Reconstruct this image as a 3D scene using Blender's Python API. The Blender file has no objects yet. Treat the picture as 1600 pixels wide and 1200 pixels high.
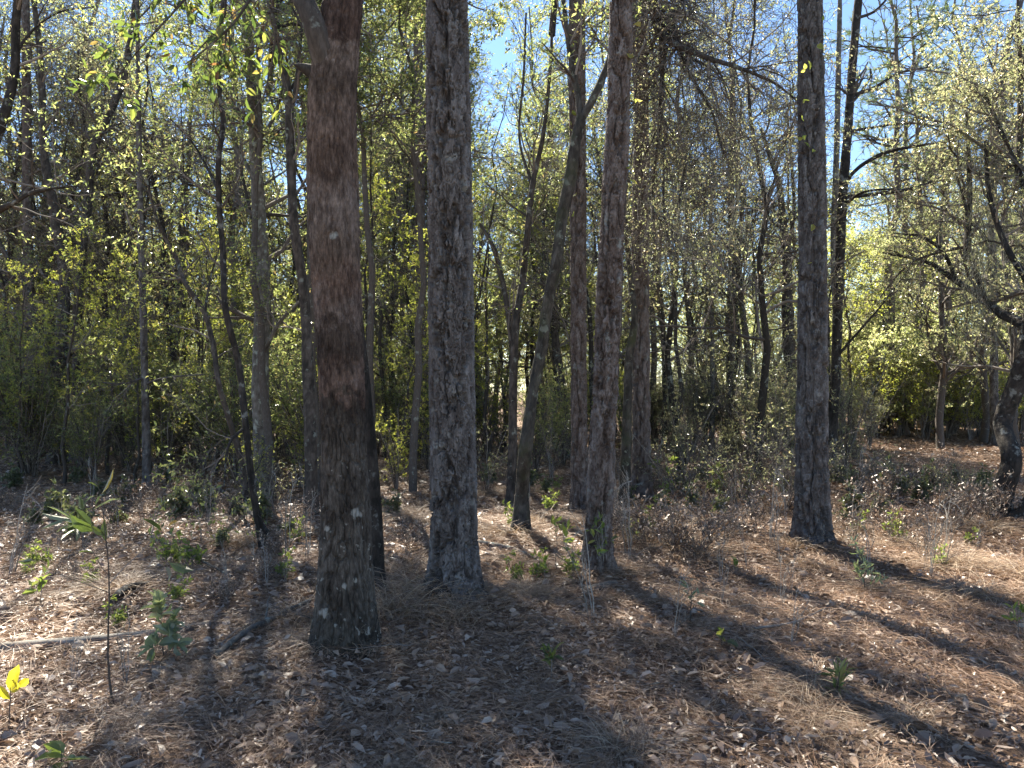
import bpy, math
import numpy as np
from mathutils import Vector

PI = math.pi
EYE = 1.6                      # camera height, metres
F = 1200.0                     # focal length in pixels of a 1600 px wide picture
SUN_EL = math.radians(46)
SUN_AZ = math.radians(-20)     # measured from +Y (view direction) towards +X

scene = bpy.context.scene
C = scene.collection
R = np.random.default_rng(7)

# ------------------------------------------------------------------ helpers
def unit(v):
    return v / np.maximum(np.linalg.norm(v, axis=-1, keepdims=True), 1e-9)

def pix(px, py, d):
    """a point seen at pixel (px, py), d metres in front of the camera"""
    return np.array([(px - 800) / F * d, d, EYE + (600 - py) / F * d])

def ihash(*a):
    h = np.zeros(np.broadcast(*a).shape, dtype=np.uint64)
    for i, x in enumerate(a):
        h = (h ^ (x.astype(np.int64).astype(np.uint64) + np.uint64(0x9E3779B97F4A7C15 + i * 7919))) * np.uint64(0xBF58476D1CE4E5B9)
        h ^= h >> np.uint64(29)
    h = h * np.uint64(0x94D049BB133111EB)
    h ^= h >> np.uint64(32)
    return (h & np.uint64(0xFFFFFF)).astype(np.float64) / 0xFFFFFF

def vnoise2(x, y):
    i = np.floor(x); j = np.floor(y); u = x - i; v = y - j
    u = u * u * (3 - 2 * u); v = v * v * (3 - 2 * v)
    a = ihash(i, j); b = ihash(i + 1, j); c = ihash(i, j + 1); d = ihash(i + 1, j + 1)
    return (a * (1 - u) + b * u) * (1 - v) + (c * (1 - u) + d * u) * v

def vnoise3(x, y, z):
    k = np.floor(z); w = z - k; w = w * w * (3 - 2 * w)
    return vnoise2(x + k * 37.13, y + k * 17.71) * (1 - w) + vnoise2(x + (k + 1) * 37.13, y + (k + 1) * 17.71) * w

def ground_h(x, y):
    x = np.asarray(x, float); y = np.asarray(y, float)
    h = 0.16 * (vnoise2(x * .23 + 9.1, y * .23 + 3.7) - .5)
    h = h + 0.10 * (vnoise2(x * .9 + 2.2, y * .9 + 8.4) - .5)
    h = h + 0.05 * (vnoise2(x * 2.6 + 5.2, y * 2.6 + 1.4) - .5)
    for (mx, my, mh, mr) in MOUNDS:
        h = h + mh * np.exp(-((x - mx) ** 2 + (y - my) ** 2) / mr ** 2)
    return h

MOUNDS = [(-.97, 4.47, .05, .42), (-.40, 5.4, .06, .42), (.70, 6.3, .05, .36), (2.94, 7.5, .07, .42), (.84, 9.5, .06, .4), (1.75, 10.4, .07, .4), (.09, 7.7, .05, .3), (5.65, 8.9, .08, .5),
          (-.75, 5.05, .05, .3), (1.35, 6.9, .07, .5), (5.9, 8.2, .08, .4), (4.4, 8.6, .06, .5), (2.1, 8.0, .05, .5)]

def mesh(name, V, quads=None, tris=None, tone=None, mat=None, smooth=False):
    me = bpy.data.meshes.new(name)
    V = np.asarray(V, np.float32).reshape(-1, 3)
    loops = []; tot = []
    if quads is not None and len(quads):
        q = np.asarray(quads, np.int32).reshape(-1, 4); loops.append(q.ravel()); tot.append(np.full(len(q), 4, np.int32))
    if tris is not None and len(tris):
        t = np.asarray(tris, np.int32).reshape(-1, 3); loops.append(t.ravel()); tot.append(np.full(len(t), 3, np.int32))
    loops = np.concatenate(loops); tot = np.concatenate(tot)
    st = np.concatenate([[0], np.cumsum(tot)[:-1]]).astype(np.int32)
    me.vertices.add(len(V)); me.vertices.foreach_set('co', V.ravel())
    me.loops.add(len(loops)); me.loops.foreach_set('vertex_index', loops)
    me.polygons.add(len(tot)); me.polygons.foreach_set('loop_start', st); me.polygons.foreach_set('loop_total', tot)
    me.polygons.foreach_set('use_smooth', np.full(len(tot), smooth, bool))
    if tone is not None:
        at = me.attributes.new('tone', 'FLOAT', 'POINT')
        at.data.foreach_set('value', np.asarray(tone, np.float32).ravel())
    me.update(calc_edges=True)
    if mat: me.materials.append(mat)
    return me

def link(name, me, parent=None):
    o = bpy.data.objects.new(name, me); C.objects.link(o)
    if parent is not None: o.parent = parent
    return o

def tag(o, label, cat, group=None, kind=None):
    if label: o['label'] = label
    if cat: o['category'] = cat
    if group: o['group'] = group
    if kind: o['kind'] = kind
    return o

def thing(name, label, cat, loc=(0, 0, 0), group=None, rz=0, sc=1):
    o = bpy.data.objects.new(name, None); C.objects.link(o)
    o.location = [float(v) for v in loc]; o.rotation_euler = (0, 0, rz); o.scale = (sc, sc, sc)
    o.empty_display_size = .2
    return tag(o, label, cat, group)

def copy_tree(src, loc, rz=0, sc=1, label=None, group=None, tilt=(0, 0)):
    r = src.copy(); C.objects.link(r)
    r.location = [float(v) for v in loc]; r.rotation_euler = (tilt[0], tilt[1], rz); r.scale = (sc, sc, sc)
    if label: r['label'] = label
    if group: r['group'] = group
    for ch in src.children:
        c = ch.copy(); C.objects.link(c); c.parent = r
        for g in ch.children:
            d = g.copy(); C.objects.link(d); d.parent = c
    return r

class Geo:
    """collects vertices and faces of several shapes into one mesh"""
    def __init__(s): s.V = []; s.q = []; s.t = []; s.tone = []; s.n = 0
    def add(s, V, q=None, t=None, tone=None):
        V = np.asarray(V).reshape(-1, 3)
        s.V.append(V)
        if q is not None and len(q): s.q.append(np.asarray(q).reshape(-1, 4) + s.n)
        if t is not None and len(t): s.t.append(np.asarray(t).reshape(-1, 3) + s.n)
        s.tone.append(np.full(len(V), .5) if tone is None else np.asarray(tone).ravel())
        s.n += len(V)
        return s
    def mesh(s, name, mat, smooth=False, off=None):
        V = np.concatenate(s.V)
        if off is not None: V = V - np.asarray(off)
        return mesh(name, V, np.concatenate(s.q) if s.q else None, np.concatenate(s.t) if s.t else None, np.concatenate(s.tone), mat, smooth)

# ------------------------------------------------------------------ branches and leaves
def tubes(P, Rr, sides=4):
    """P (B,n,3) centre lines, Rr (B,n) radii -> verts, quads, tone"""
    B, n, _ = P.shape
    T = unit(np.gradient(P, axis=1))
    ref = np.where(np.abs(T[..., 1:2]) < .9, np.array([0, 1., 0]), np.array([1., 0, 0]))
    N1 = unit(np.cross(T, ref)); N2 = np.cross(T, N1)
    a = np.arange(sides) * 2 * PI / sides
    V = P[:, :, None, :] + Rr[:, :, None, None] * (np.cos(a)[None, None, :, None] * N1[:, :, None, :] + np.sin(a)[None, None, :, None] * N2[:, :, None, :])
    b = np.arange(B)[:, None, None] * n * sides
    i = np.arange(n - 1)[None, :, None] * sides
    j = np.arange(sides)[None, None, :]; j2 = (j + 1) % sides
    q = np.stack([b + i + j, b + i + j2, b + i + sides + j2, b + i + sides + j], -1).reshape(-1, 4)
    tone = np.repeat(R.random(B), n * sides)
    return V.reshape(-1, 3), q, tone

def kids(P, Rad, k, t0, t1, L, ang, n=6, wob=.25, up=0., rr=.55, tip=.35, flat=0.):
    """k children per parent centre line"""
    B, n0, _ = P.shape
    t = R.uniform(t0, t1, (B, k))
    f = np.clip(t * (n0 - 1), 0, n0 - 1.001); i = f.astype(int); fr = (f - i)[..., None]
    bi = np.arange(B)[:, None]
    p = P[bi, i] * (1 - fr) + P[bi, i + 1] * fr
    tan = unit(P[bi, i + 1] - P[bi, i])
    r0 = (Rad[bi, i] * (1 - fr[..., 0]) + Rad[bi, i + 1] * fr[..., 0]) * rr
    p = p.reshape(-1, 3); tan = tan.reshape(-1, 3); r0 = r0.ravel(); t = t.ravel()
    N = len(p)
    rv = R.normal(size=(N, 3)); rv[:, 2] *= (1 - flat)
    perp = unit(rv - (rv * tan).sum(1, keepdims=True) * tan)
    an = ang * R.uniform(.7, 1.3, (N, 1))
    d = unit(np.cos(an) * tan + np.sin(an) * perp)
    ln = L * R.uniform(.55, 1.25, N) * (1.15 - .5 * (t - t0) / max(t1 - t0, 1e-6))
    Q = np.zeros((N, n, 3)); Q[:, 0] = p
    st = (ln / (n - 1))[:, None]
    for j in range(1, n):
        d = unit(d + wob * R.normal(size=(N, 3)) + np.array([0, 0, up]))
        Q[:, j] = Q[:, j - 1] + d * st
    Rd = r0[:, None] * np.linspace(1, tip, n)[None]
    return Q, Rd

def on_twigs(P, k, t0=.15, t1=1.):
    B, n0, _ = P.shape
    t = t0 + (t1 - t0) * R.random((B, k)) ** .55; f = np.clip(t * (n0 - 1), 0, n0 - 1.001); i = f.astype(int); fr = (f - i)[..., None]
    bi = np.arange(B)[:, None]
    p = (P[bi, i] * (1 - fr) + P[bi, i + 1] * fr).reshape(-1, 3)
    tan = unit(P[bi, i + 1] - P[bi, i]).reshape(-1, 3)
    return p, tan

def leaves(pos, tan, L, W, lod=0, spread=.9, upb=.6, droop=.0, fold=.18):
    """a leaf per position; -> verts, quads, tris, tone"""
    N = len(pos)
    d = unit(tan * (1 - spread * .5) + spread * unit(R.normal(size=(N, 3))) + np.array([0, 0, -droop]))
    nr = R.normal(size=(N, 3)) + np.array([0, 0, upb * 2])
    s = unit(np.cross(d, nr)); nr = np.cross(s, d)
    k0 = R.uniform(.5, 1.4, N); l = (L * k0)[:, None]; w = (W * k0 * R.uniform(.8, 1.2, N))[:, None] * .5
    tone = R.random(N)
    if lod == 0:
        V = np.stack([pos, pos + d * l * .48 + s * w + nr * w * fold * 2, pos + d * l, pos + d * l * .48 - s * w + nr * w * fold * 2], 1)
        q = np.arange(N * 4).reshape(-1, 4)
        return V.reshape(-1, 3), q, None, np.repeat(tone, 4)
    c = R.uniform(-.25, .35, (N, 1)) * l           # curl
    m1 = pos + d * l * .3 + nr * c * .15; m2 = pos + d * l * .68 + nr * c * .35; tp = pos + d * l + nr * c * .2 - nr * l * .06
    g = nr * w * fold * 2.5
    V = np.stack([pos, m1, m2, tp, m1 + s * w * .86 + g, m2 + s * w * .8 + g, m1 - s * w * .86 + g, m2 - s * w * .8 + g], 1)
    b = (np.arange(N) * 8)[:, None]
    q = np.concatenate([b + np.array([[1, 2, 5, 4]]), b + np.array([[2, 1, 6, 7]])])
    t = np.concatenate([b + np.array([[0, 1, 4]]), b + np.array([[1, 0, 6]]), b + np.array([[2, 3, 5]]), b + np.array([[3, 2, 7]])])
    return V.reshape(-1, 3), q, t, np.repeat(tone, 8)

def needles(pos, tan, k, L, W, spread=.55, droop=.0):
    """k needles per tuft"""
    p = np.repeat(pos, k, 0); t = np.repeat(tan, k, 0); N = len(p)
    p = p - t * R.uniform(0, .12, (N, 1))
    d = unit(t + spread * R.normal(size=(N, 3)) + np.array([0, 0, -droop]))
    s = unit(np.cross(d, R.normal(size=(N, 3)))) * W * .5
    l = (L * R.uniform(.6, 1.1, N))[:, None]
    V = np.stack([p - s, p + s, p + d * l], 1).reshape(-1, 3)
    return V, np.arange(N * 3).reshape(-1, 3), np.repeat(R.random(N), 3)

def resample(pts, rad, n):
    """smooth centre line through the points, n samples"""
    pts = np.asarray(pts, float); rad = np.asarray(rad, float)
    s = np.concatenate([[0], np.cumsum(np.linalg.norm(np.diff(pts, axis=0), axis=1))])
    u = np.linspace(0, s[-1], n) if np.isscalar(n) else np.asarray(n) * s[-1]
    m = np.gradient(pts, s, axis=0) if len(pts) > 2 else np.repeat((pts[1:] - pts[:1]) / s[-1], 2, 0)
    mr = np.gradient(rad, s) * .9
    i = np.clip(np.searchsorted(s, u, side='right') - 1, 0, len(s) - 2)
    h = (s[i + 1] - s[i]); t = (u - s[i]) / h
    h00 = 2 * t**3 - 3 * t**2 + 1; h10 = t**3 - 2 * t**2 + t; h01 = -2 * t**3 + 3 * t**2; h11 = t**3 - t**2
    P = h00[:, None] * pts[i] + (h10 * h)[:, None] * m[i] + h01[:, None] * pts[i + 1] + (h11 * h)[:, None] * m[i + 1]
    Q = h00 * rad[i] + h10 * h * mr[i] + h01 * rad[i + 1] + h11 * h * mr[i + 1]
    return P, np.maximum(Q, .001), u

def plates(th, s, r, cw, chh, seed):
    """2D cells round a trunk: distance to the crack and a random number per cell"""
    n = max(4, int(round(2 * PI * np.median(r) / cw)))
    x3 = vnoise2(th * 3 + seed, s * 6) - .5
    u = th / (2 * PI) * n + .35 * (vnoise2(s * 9 + seed, th * 0 + 3.1) - .5) + .5 * x3
    v = s / chh + .5 * (vnoise2(np.cos(th) * 4 + seed, np.sin(th) * 4 + s * 3) - .5)
    iu = np.floor(u); iv = np.floor(v)
    f1 = np.full(u.shape, 9.); f2 = np.full(u.shape, 9.); idx = np.zeros(u.shape)
    for du in (-1, 0, 1):
        for dv in (-1, 0, 1):
            cu = iu + du; cv = iv + dv
            m = np.mod(cu, n)
            jx = ihash(m, cv, np.full_like(m, seed)) * .85 + .07; jy = ihash(m, cv, np.full_like(m, seed + 11)) * .85 + .07
            dd = np.hypot(cu + jx - u, (cv + jy - v))
            hid = ihash(m, cv, np.full_like(m, seed + 23))
            closer = dd < f1
            f2 = np.where(closer, f1, np.minimum(f2, dd))
            idx = np.where(closer, hid, idx); f1 = np.where(closer, dd, f1)
    return f2 - f1, idx

def bark_tube(path, rad, nseg, rows, kind, seed=1, flare=.35, lean_ref=True, amp=1., base_z=None, cap=True):
    """a displaced bark surface swept along a centre line; rows = parameters 0..1 along it"""
    P, r, u = resample(path, rad, rows)
    n = len(P)
    T = unit(np.gradient(P, axis=0))
    ref = np.array([0, 1., 0]); ref = np.where(np.abs(T[:, 1:2]) > .85, np.array([[1., 0, 0]]), ref[None])
    N1 = unit(np.cross(ref, T)); N2 = np.cross(T, N1)
    th = np.arange(nseg) * 2 * PI / nseg
    TH, S = np.meshgrid(th, u); RR = np.repeat(r[:, None], nseg, 1)
    if flare and base_z is not None:
        z = np.maximum(P[:, 2] - base_z, 0)[:, None]
        lob = .55 + .45 * np.sin(TH * 3 + seed) + .3 * np.sin(TH * 5 + 2 * seed)
        RR = RR * (1 + flare * np.exp(-z / .14) * (.5 + .8 * lob) + .18 * flare * np.exp(-z / .5))
    cx = np.cos(TH) * RR; cy = np.sin(TH) * RR
    nz = lambda f, fz, o: vnoise3(cx * f + o, cy * f + 3.3, S * fz + seed) - .5
    tone = np.full(RR.shape, .5)
    if kind == 'pine':
        sm = lambda t: (lambda c: c * c * (3 - 2 * c))(np.clip(t, 0, 1))
        A = nz(14, 3.3, 1.) + .26 * nz(48, 16, 4.) + .10 * nz(130, 60, 8.)
        c1 = sm((np.abs(A) - .022) / .07)
        B = nz(12, 6, 7.) + .35 * nz(40, 26, 2.) + .15 * nz(120, 80, 3.)
        T = B * 4.6 + 10; fr = T - np.floor(T); c2 = sm(np.minimum(fr, 1 - fr) / .13)
        lev = ihash(np.floor(T), (A > 0).astype(float), np.full_like(T, seed))
        T2 = (nz(34, 20, 11.) + .4 * nz(90, 60, 12.)) * 6 + 10; lev2 = ihash(np.floor(T2), np.floor(T), np.full_like(T, seed))
        dsp = -.042 * (1 - c1) - .018 * (1 - c2) * c1 + .017 * (lev - .5) * c1 + .0045 * (lev2 - .5) + .003 * nz(160, 70, 2.)
        tone = np.clip(.5 + .45 * (lev - .5) + .35 * (lev2 - .5) + .6 * nz(30, 14, 3.), 0, 1)
    elif kind == 'oak':
        z = P[:, 2][:, None] - (base_z or 0)
        low = np.clip((1.45 - z) / .25, 0, 1)
        ridg = np.abs(nz(44, 11, 1.) + .3 * nz(90, 40, 5.)) * 2
        dsp = -(.015 * low + .007 * (1 - low)) * (1 - np.clip(ridg / .22, 0, 1)) + (1 - low) * (.003 * nz(45, 9, 2.) + .004 * nz(120, 26, 4.)) + .010 * nz(7, 4, 2.) + .005 * nz(150, 60, 9.)
        tone = np.clip(.5 + .45 * nz(70, 22, 3.) + .35 * nz(12, 7, 6.), 0, 1)
    else:                                           # 'rough': small dark blocks
        e1, h1 = plates(TH, S, r, .035, .06, seed)
        c1 = np.clip(e1 / .25, 0, 1)
        dsp = -.007 * (1 - c1) + .006 * (h1 - .5) + .006 * nz(60, 20, 5.) + .018 * nz(9, 4, 2.)
        tone = np.clip(.2 + .5 * h1 + .6 * nz(24, 9, 3.), 0, 1)
    k = np.minimum(1, RR / .11) * amp
    RR = np.maximum(RR + dsp * k, RR * .45)
    V = P[:, None, :] + RR[..., None] * (np.cos(TH)[..., None] * N1[:, None, :] + np.sin(TH)[..., None] * N2[:, None, :])
    i = np.arange(n - 1)[:, None] * nseg; j = np.arange(nseg)[None]; j2 = (j + 1) % nseg
    q = np.stack([i + j, i + j2, i + nseg + j2, i + nseg + j], -1).reshape(-1, 4)
    V = V.reshape(-1, 3)
    return V, q, tone.ravel()

# ------------------------------------------------------------------ materials
def nodes(name):
    m = bpy.data.materials.new(name); m.use_nodes = True
    nt = m.node_tree; nt.nodes.clear()
    out = nt.nodes.new('ShaderNodeOutputMaterial')
    def N(t, **kw):
        n = nt.nodes.new(t)
        for a, b in kw.items():
            if a.startswith('i_'): n.inputs[a[2:].replace('_', ' ')].default_value = b
            else: setattr(n, a, b)
        return n
    def Lk(a, b): nt.links.new(a, b)
    return m, nt, N, Lk, out

def ramp(N, stops, interp='LINEAR'):
    r = N('ShaderNodeValToRGB'); cr = r.color_ramp; cr.interpolation = interp
    while len(cr.elements) < len(stops): cr.elements.new(.5)
    for e, (p, c) in zip(cr.elements, stops):
        e.position = p; e.color = (*c, 1) if len(c) == 3 else c
    return r

def leaf_mat(name, stops, trans, tw=.45, rough=.38, spec=.5):
    m, nt, N, Lk, out = nodes(name)
    at = N('ShaderNodeAttribute', attribute_name='tone')
    r = ramp(N, stops); Lk(at.outputs['Fac'], r.inputs['Fac'])
    r2 = ramp(N, trans); Lk(at.outputs['Fac'], r2.inputs['Fac'])
    p = N('ShaderNodeBsdfPrincipled'); p.inputs['Roughness'].default_value = rough; p.inputs['Specular IOR Level'].default_value = spec
    Lk(r.outputs['Color'], p.inputs['Base Color'])
    t = N('ShaderNodeBsdfTranslucent'); Lk(r2.outputs['Color'], t.inputs['Color'])
    mx = N('ShaderNodeMixShader'); mx.inputs['Fac'].default_value = tw
    Lk(p.outputs[0], mx.inputs[1]); Lk(t.outputs[0], mx.inputs[2]); Lk(mx.outputs[0], out.inputs['Surface'])
    return m

def bark_mat(name, stops, noise_scale=(18, 18, 5), lichen=0., lichen_col=(.34, .36, .31), bump=.35, moss=None, rough=.92):
    m, nt, N, Lk, out = nodes(name)
    tc = N('ShaderNodeTexCoord'); mp = N('ShaderNodeMapping'); mp.inputs['Scale'].default_value = noise_scale
    Lk(tc.outputs['Object'], mp.inputs['Vector'])
    nz = N('ShaderNodeTexNoise'); nz.inputs['Scale'].default_value = 3.; nz.inputs['Detail'].default_value = 6; nz.inputs['Roughness'].default_value = .65
    Lk(mp.outputs[0], nz.inputs['Vector'])
    at = N('ShaderNodeAttribute', attribute_name='tone')
    ad = N('ShaderNodeMath', operation='MULTIPLY_ADD'); ad.inputs[1].default_value = .8
    Lk(nz.outputs['Fac'], ad.inputs[0]); 
    sb = N('ShaderNodeMath', operation='MULTIPLY_ADD'); sb.inputs[1].default_value = .75; sb.inputs[2].default_value = -.27
    Lk(at.outputs['Fac'], sb.inputs[0]); Lk(sb.outputs[0], ad.inputs[2])
    r = ramp(N, stops); Lk(ad.outputs[0], r.inputs['Fac'])
    col = r.outputs['Color']
    if lichen:
        n2 = N('ShaderNodeTexNoise'); n2.inputs['Scale'].default_value = 9; n2.inputs['Detail'].default_value = 5; n2.inputs['Roughness'].default_value = .6
        Lk(tc.outputs['Object'], n2.inputs['Vector'])
        r2 = ramp(N, [(.62 - lichen * .1, (0, 0, 0)), (.70 - lichen * .1, (1, 1, 1))]); Lk(n2.outputs['Fac'], r2.inputs['Fac'])
        mx = N('ShaderNodeMixRGB'); Lk(r2.outputs['Color'], mx.inputs['Fac']); Lk(col, mx.inputs['Color1']); mx.inputs['Color2'].default_value = (*lichen_col, 1)
        col = mx.outputs['Color']
    if moss:
        n3 = N('ShaderNodeTexNoise'); n3.inputs['Scale'].default_value = 4; n3.inputs['Detail'].default_value = 5
        Lk(tc.outputs['Object'], n3.inputs['Vector'])
        r3 = ramp(N, [(.5, (0, 0, 0)), (.68, (.8, .8, .8))]); Lk(n3.outputs['Fac'], r3.inputs['Fac'])
        mx = N('ShaderNodeMixRGB'); Lk(r3.outputs['Color'], mx.inputs['Fac']); Lk(col, mx.inputs['Color1']); mx.inputs['Color2'].default_value = (*moss, 1)
        col = mx.outputs['Color']
    p = N('ShaderNodeBsdfPrincipled'); p.inputs['Roughness'].default_value = rough; p.inputs['Specular IOR Level'].default_value = .25
    Lk(col, p.inputs['Base Color'])
    n4 = N('ShaderNodeTexNoise'); n4.inputs['Scale'].default_value = 9; n4.inputs['Detail'].default_value = 8; n4.inputs['Roughness'].default_value = .7
    Lk(mp.outputs[0], n4.inputs['Vector'])
    b = N('ShaderNodeBump'); b.inputs['Strength'].default_value = bump; b.inputs['Distance'].default_value = .012
    Lk(n4.outputs['Fac'], b.inputs['Height']); Lk(b.outputs[0], p.inputs['Normal'])
    Lk(p.outputs[0], out.inputs['Surface'])
    return m, nt, N, Lk, p, tc, col

M = {}
M['pine'] = bark_mat('pine_bark', [(.15, (.036, .029, .025)), (.42, (.095, .083, .077)), (.65, (.155, .143, .137)), (.9, (.25, .242, .237))], (40, 40, 16), lichen=.08, lichen_col=(.24, .24, .225), bump=.7)[0]
M['pine_warm'] = bark_mat('reddish_pine_bark', [(.15, (.042, .028, .021)), (.42, (.115, .085, .07)), (.65, (.175, .142, .125)), (.9, (.27, .24, .225))], (40, 40, 16), lichen=.12, lichen_col=(.24, .24, .22), bump=.7)[0]
M['pine_dark'] = bark_mat('dark_pine_bark', [(.15, (.05, .037, .03)), (.45, (.11, .085, .072)), (.9, (.2, .17, .155))], (16, 16, 7), lichen=.2, lichen_col=(.22, .23, .2), bump=.6)[0]
M['dark'] = bark_mat('dark_bark', [(.2, (.03, .026, .022)), (.55, (.075, .062, .052)), (.9, (.14, .12, .105))], (20, 20, 6), lichen=.35, lichen_col=(.2, .21, .18), bump=.5)[0]
M['black'] = bark_mat('blackish_bark', [(.2, (.018, .016, .014)), (.6, (.05, .042, .036)), (.95, (.1, .09, .08))], (24, 24, 8), lichen=.35, lichen_col=(.2, .2, .18), bump=.6)[0]
M['mossy'] = bark_mat('mossy_bark', [(.2, (.03, .026, .021)), (.55, (.072, .062, .05)), (.9, (.14, .125, .105))], (20, 20, 6), lichen=.3, lichen_col=(.2, .21, .165), bump=.8, moss=(.06, .066, .032))[0]
M['grey'] = bark_mat('grey_bark', [(.2, (.075, .065, .055)), (.55, (.15, .135, .115)), (.9, (.24, .22, .2))], (20, 20, 6), lichen=.6, lichen_col=(.3, .32, .27), bump=.5)[0]
M['twig'] = bark_mat('twig_bark', [(.2, (.06, .05, .042)), (.6, (.15, .125, .105)), (.9, (.26, .23, .2))], (30, 30, 30), bump=.1)[0]
M['twig_grey'] = bark_mat('grey_twig_bark', [(.2, (.12, .105, .09)), (.6, (.25, .23, .2)), (.9, (.4, .37, .33))], (30, 30, 30), bump=.1)[0]

def oak_material():
    m, nt, N, Lk, p, tc, col = bark_mat('oak_bark', [(.22, (.13, .11, .10)), (.42, (.35, .32, .3)), (.6, (.66, .63, .6)), (.85, (1.3, 1.27, 1.24))], (40, 40, 13), bump=1.)
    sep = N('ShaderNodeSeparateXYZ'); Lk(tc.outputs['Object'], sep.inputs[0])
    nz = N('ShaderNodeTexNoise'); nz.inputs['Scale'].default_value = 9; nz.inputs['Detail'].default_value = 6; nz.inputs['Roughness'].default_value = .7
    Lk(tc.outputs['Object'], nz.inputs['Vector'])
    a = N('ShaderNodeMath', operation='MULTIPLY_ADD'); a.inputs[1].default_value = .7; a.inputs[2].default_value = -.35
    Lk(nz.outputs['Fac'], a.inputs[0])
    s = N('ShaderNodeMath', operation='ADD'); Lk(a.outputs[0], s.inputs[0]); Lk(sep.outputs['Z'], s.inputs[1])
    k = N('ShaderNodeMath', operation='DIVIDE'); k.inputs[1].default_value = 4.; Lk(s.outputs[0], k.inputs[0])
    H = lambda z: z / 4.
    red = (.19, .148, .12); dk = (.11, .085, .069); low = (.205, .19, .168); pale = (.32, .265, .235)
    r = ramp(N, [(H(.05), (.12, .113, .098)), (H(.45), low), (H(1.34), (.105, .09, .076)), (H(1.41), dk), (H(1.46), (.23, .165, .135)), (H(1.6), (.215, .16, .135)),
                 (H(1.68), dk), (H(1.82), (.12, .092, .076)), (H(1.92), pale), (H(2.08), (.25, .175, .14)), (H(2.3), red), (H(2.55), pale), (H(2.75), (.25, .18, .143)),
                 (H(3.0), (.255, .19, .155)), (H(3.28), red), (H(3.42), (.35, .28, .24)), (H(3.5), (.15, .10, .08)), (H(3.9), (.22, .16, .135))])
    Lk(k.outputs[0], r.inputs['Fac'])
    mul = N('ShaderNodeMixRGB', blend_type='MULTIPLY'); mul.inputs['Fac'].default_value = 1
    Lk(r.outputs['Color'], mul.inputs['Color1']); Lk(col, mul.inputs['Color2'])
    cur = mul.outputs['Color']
    # lichen: specks low on the trunk and three pale patches
    n2 = N('ShaderNodeTexNoise'); n2.inputs['Scale'].default_value = 24; n2.inputs['Detail'].default_value = 4
    Lk(tc.outputs['Object'], n2.inputs['Vector'])
    n3 = N('ShaderNodeTexNoise'); n3.inputs['Scale'].default_value = 5
    Lk(tc.outputs['Object'], n3.inputs['Vector'])
    mm = N('ShaderNodeMath', operation='MULTIPLY_ADD'); mm.inputs[1].default_value = .45; Lk(n3.outputs['Fac'], mm.inputs[0]); Lk(n2.outputs['Fac'], mm.inputs[2])
    zz = N('ShaderNodeMapRange'); zz.inputs['From Min'].default_value = 1.5; zz.inputs['From Max'].default_value = .6; zz.inputs['To Min'].default_value = -.14; zz.inputs['To Max'].default_value = 0.0
    Lk(sep.outputs['Z'], zz.inputs['Value'])
    ss = N('ShaderNodeMath', operation='ADD'); Lk(mm.outputs[0], ss.inputs[0]); Lk(zz.outputs[0], ss.inputs[1])
    r2 = ramp(N, [(.865, (0, 0, 0)), (.92, (.8, .8, .8))]); Lk(ss.outputs[0], r2.inputs['Fac'])
    fac = r2.outputs['Color']
    for (px, py, rad) in OAK_PATCHES:
        c = pix(px, py, OAK_D) - OAK_BASE
        sb = N('ShaderNodeCombineXYZ'); sb.inputs[0].default_value = c[0]; sb.inputs[2].default_value = c[2]; sb.inputs[1].default_value = 0
        xz = N('ShaderNodeCombineXYZ'); Lk(sep.outputs['X'], xz.inputs[0]); Lk(sep.outputs['Z'], xz.inputs[2])
        ds = N('ShaderNodeVectorMath', operation='DISTANCE'); Lk(xz.outputs[0], ds.inputs[0]); Lk(sb.outputs[0], ds.inputs[1])
        ad = N('ShaderNodeMath', operation='MULTIPLY_ADD'); ad.inputs[1].default_value = .06; Lk(n2.outputs['Fac'], ad.inputs[0]); Lk(ds.outputs['Value'], ad.inputs[2])
        lt = N('ShaderNodeMapRange'); lt.inputs['From Min'].default_value = rad + .038; lt.inputs['From Max'].default_value = rad + .026; Lk(ad.outputs[0], lt.inputs['Value'])
        mx = N('ShaderNodeMath', operation='MAXIMUM'); Lk(fac, mx.inputs[0]); Lk(lt.outputs[0], mx.inputs[1]); fac = mx.outputs[0]
    fin = N('ShaderNodeMixRGB'); Lk(fac, fin.inputs['Fac']); Lk(cur, fin.inputs['Color1']); fin.inputs['Color2'].default_value = (.36, .355, .32, 1)
    Lk(fin.outputs['Color'], p.inputs['Base Color'])
    return m

# olive evergreen leaves of the thicket, yellower young leaves, pale far leaves
G1 = [(0, (.05, .066, .03)), (.55, (.095, .115, .05)), (.85, (.14, .15, .07)), (1, (.17, .13, .07))]
G1t = [(0, (.24, .31, .09)), (.5, (.40, .46, .15)), (.88, (.58, .60, .2)), (1, (.52, .36, .15))]
M['leaf'] = leaf_mat('evergreen_leaf', G1, G1t, .55, .26, .85)
M['leaf_dull'] = leaf_mat('dull_leaf', [(0, (.04, .05, .028)), (1, (.12, .135, .075))], [(0, (.14, .18, .06)), (1, (.3, .33, .13))], .35, .3, .8)
M['leaf_y'] = leaf_mat('young_yellow_leaf', [(0, (.07, .09, .03)), (1, (.14, .15, .05))], [(0, (.5, .6, .08)), (.6, (.7, .74, .13)), (1, (.8, .68, .15))], .6, .4, .5)
M['leaf_big'] = leaf_mat('hanging_oak_leaf', [(0, (.03, .045, .022)), (.7, (.055, .07, .03)), (.93, (.09, .09, .04)), (1, (.16, .08, .05))], [(0, (.10, .16, .03)), (.7, (.24, .32, .06)), (.9, (.5, .5, .1)), (1, (.4, .2, .07))], .42, .38, .55)
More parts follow.
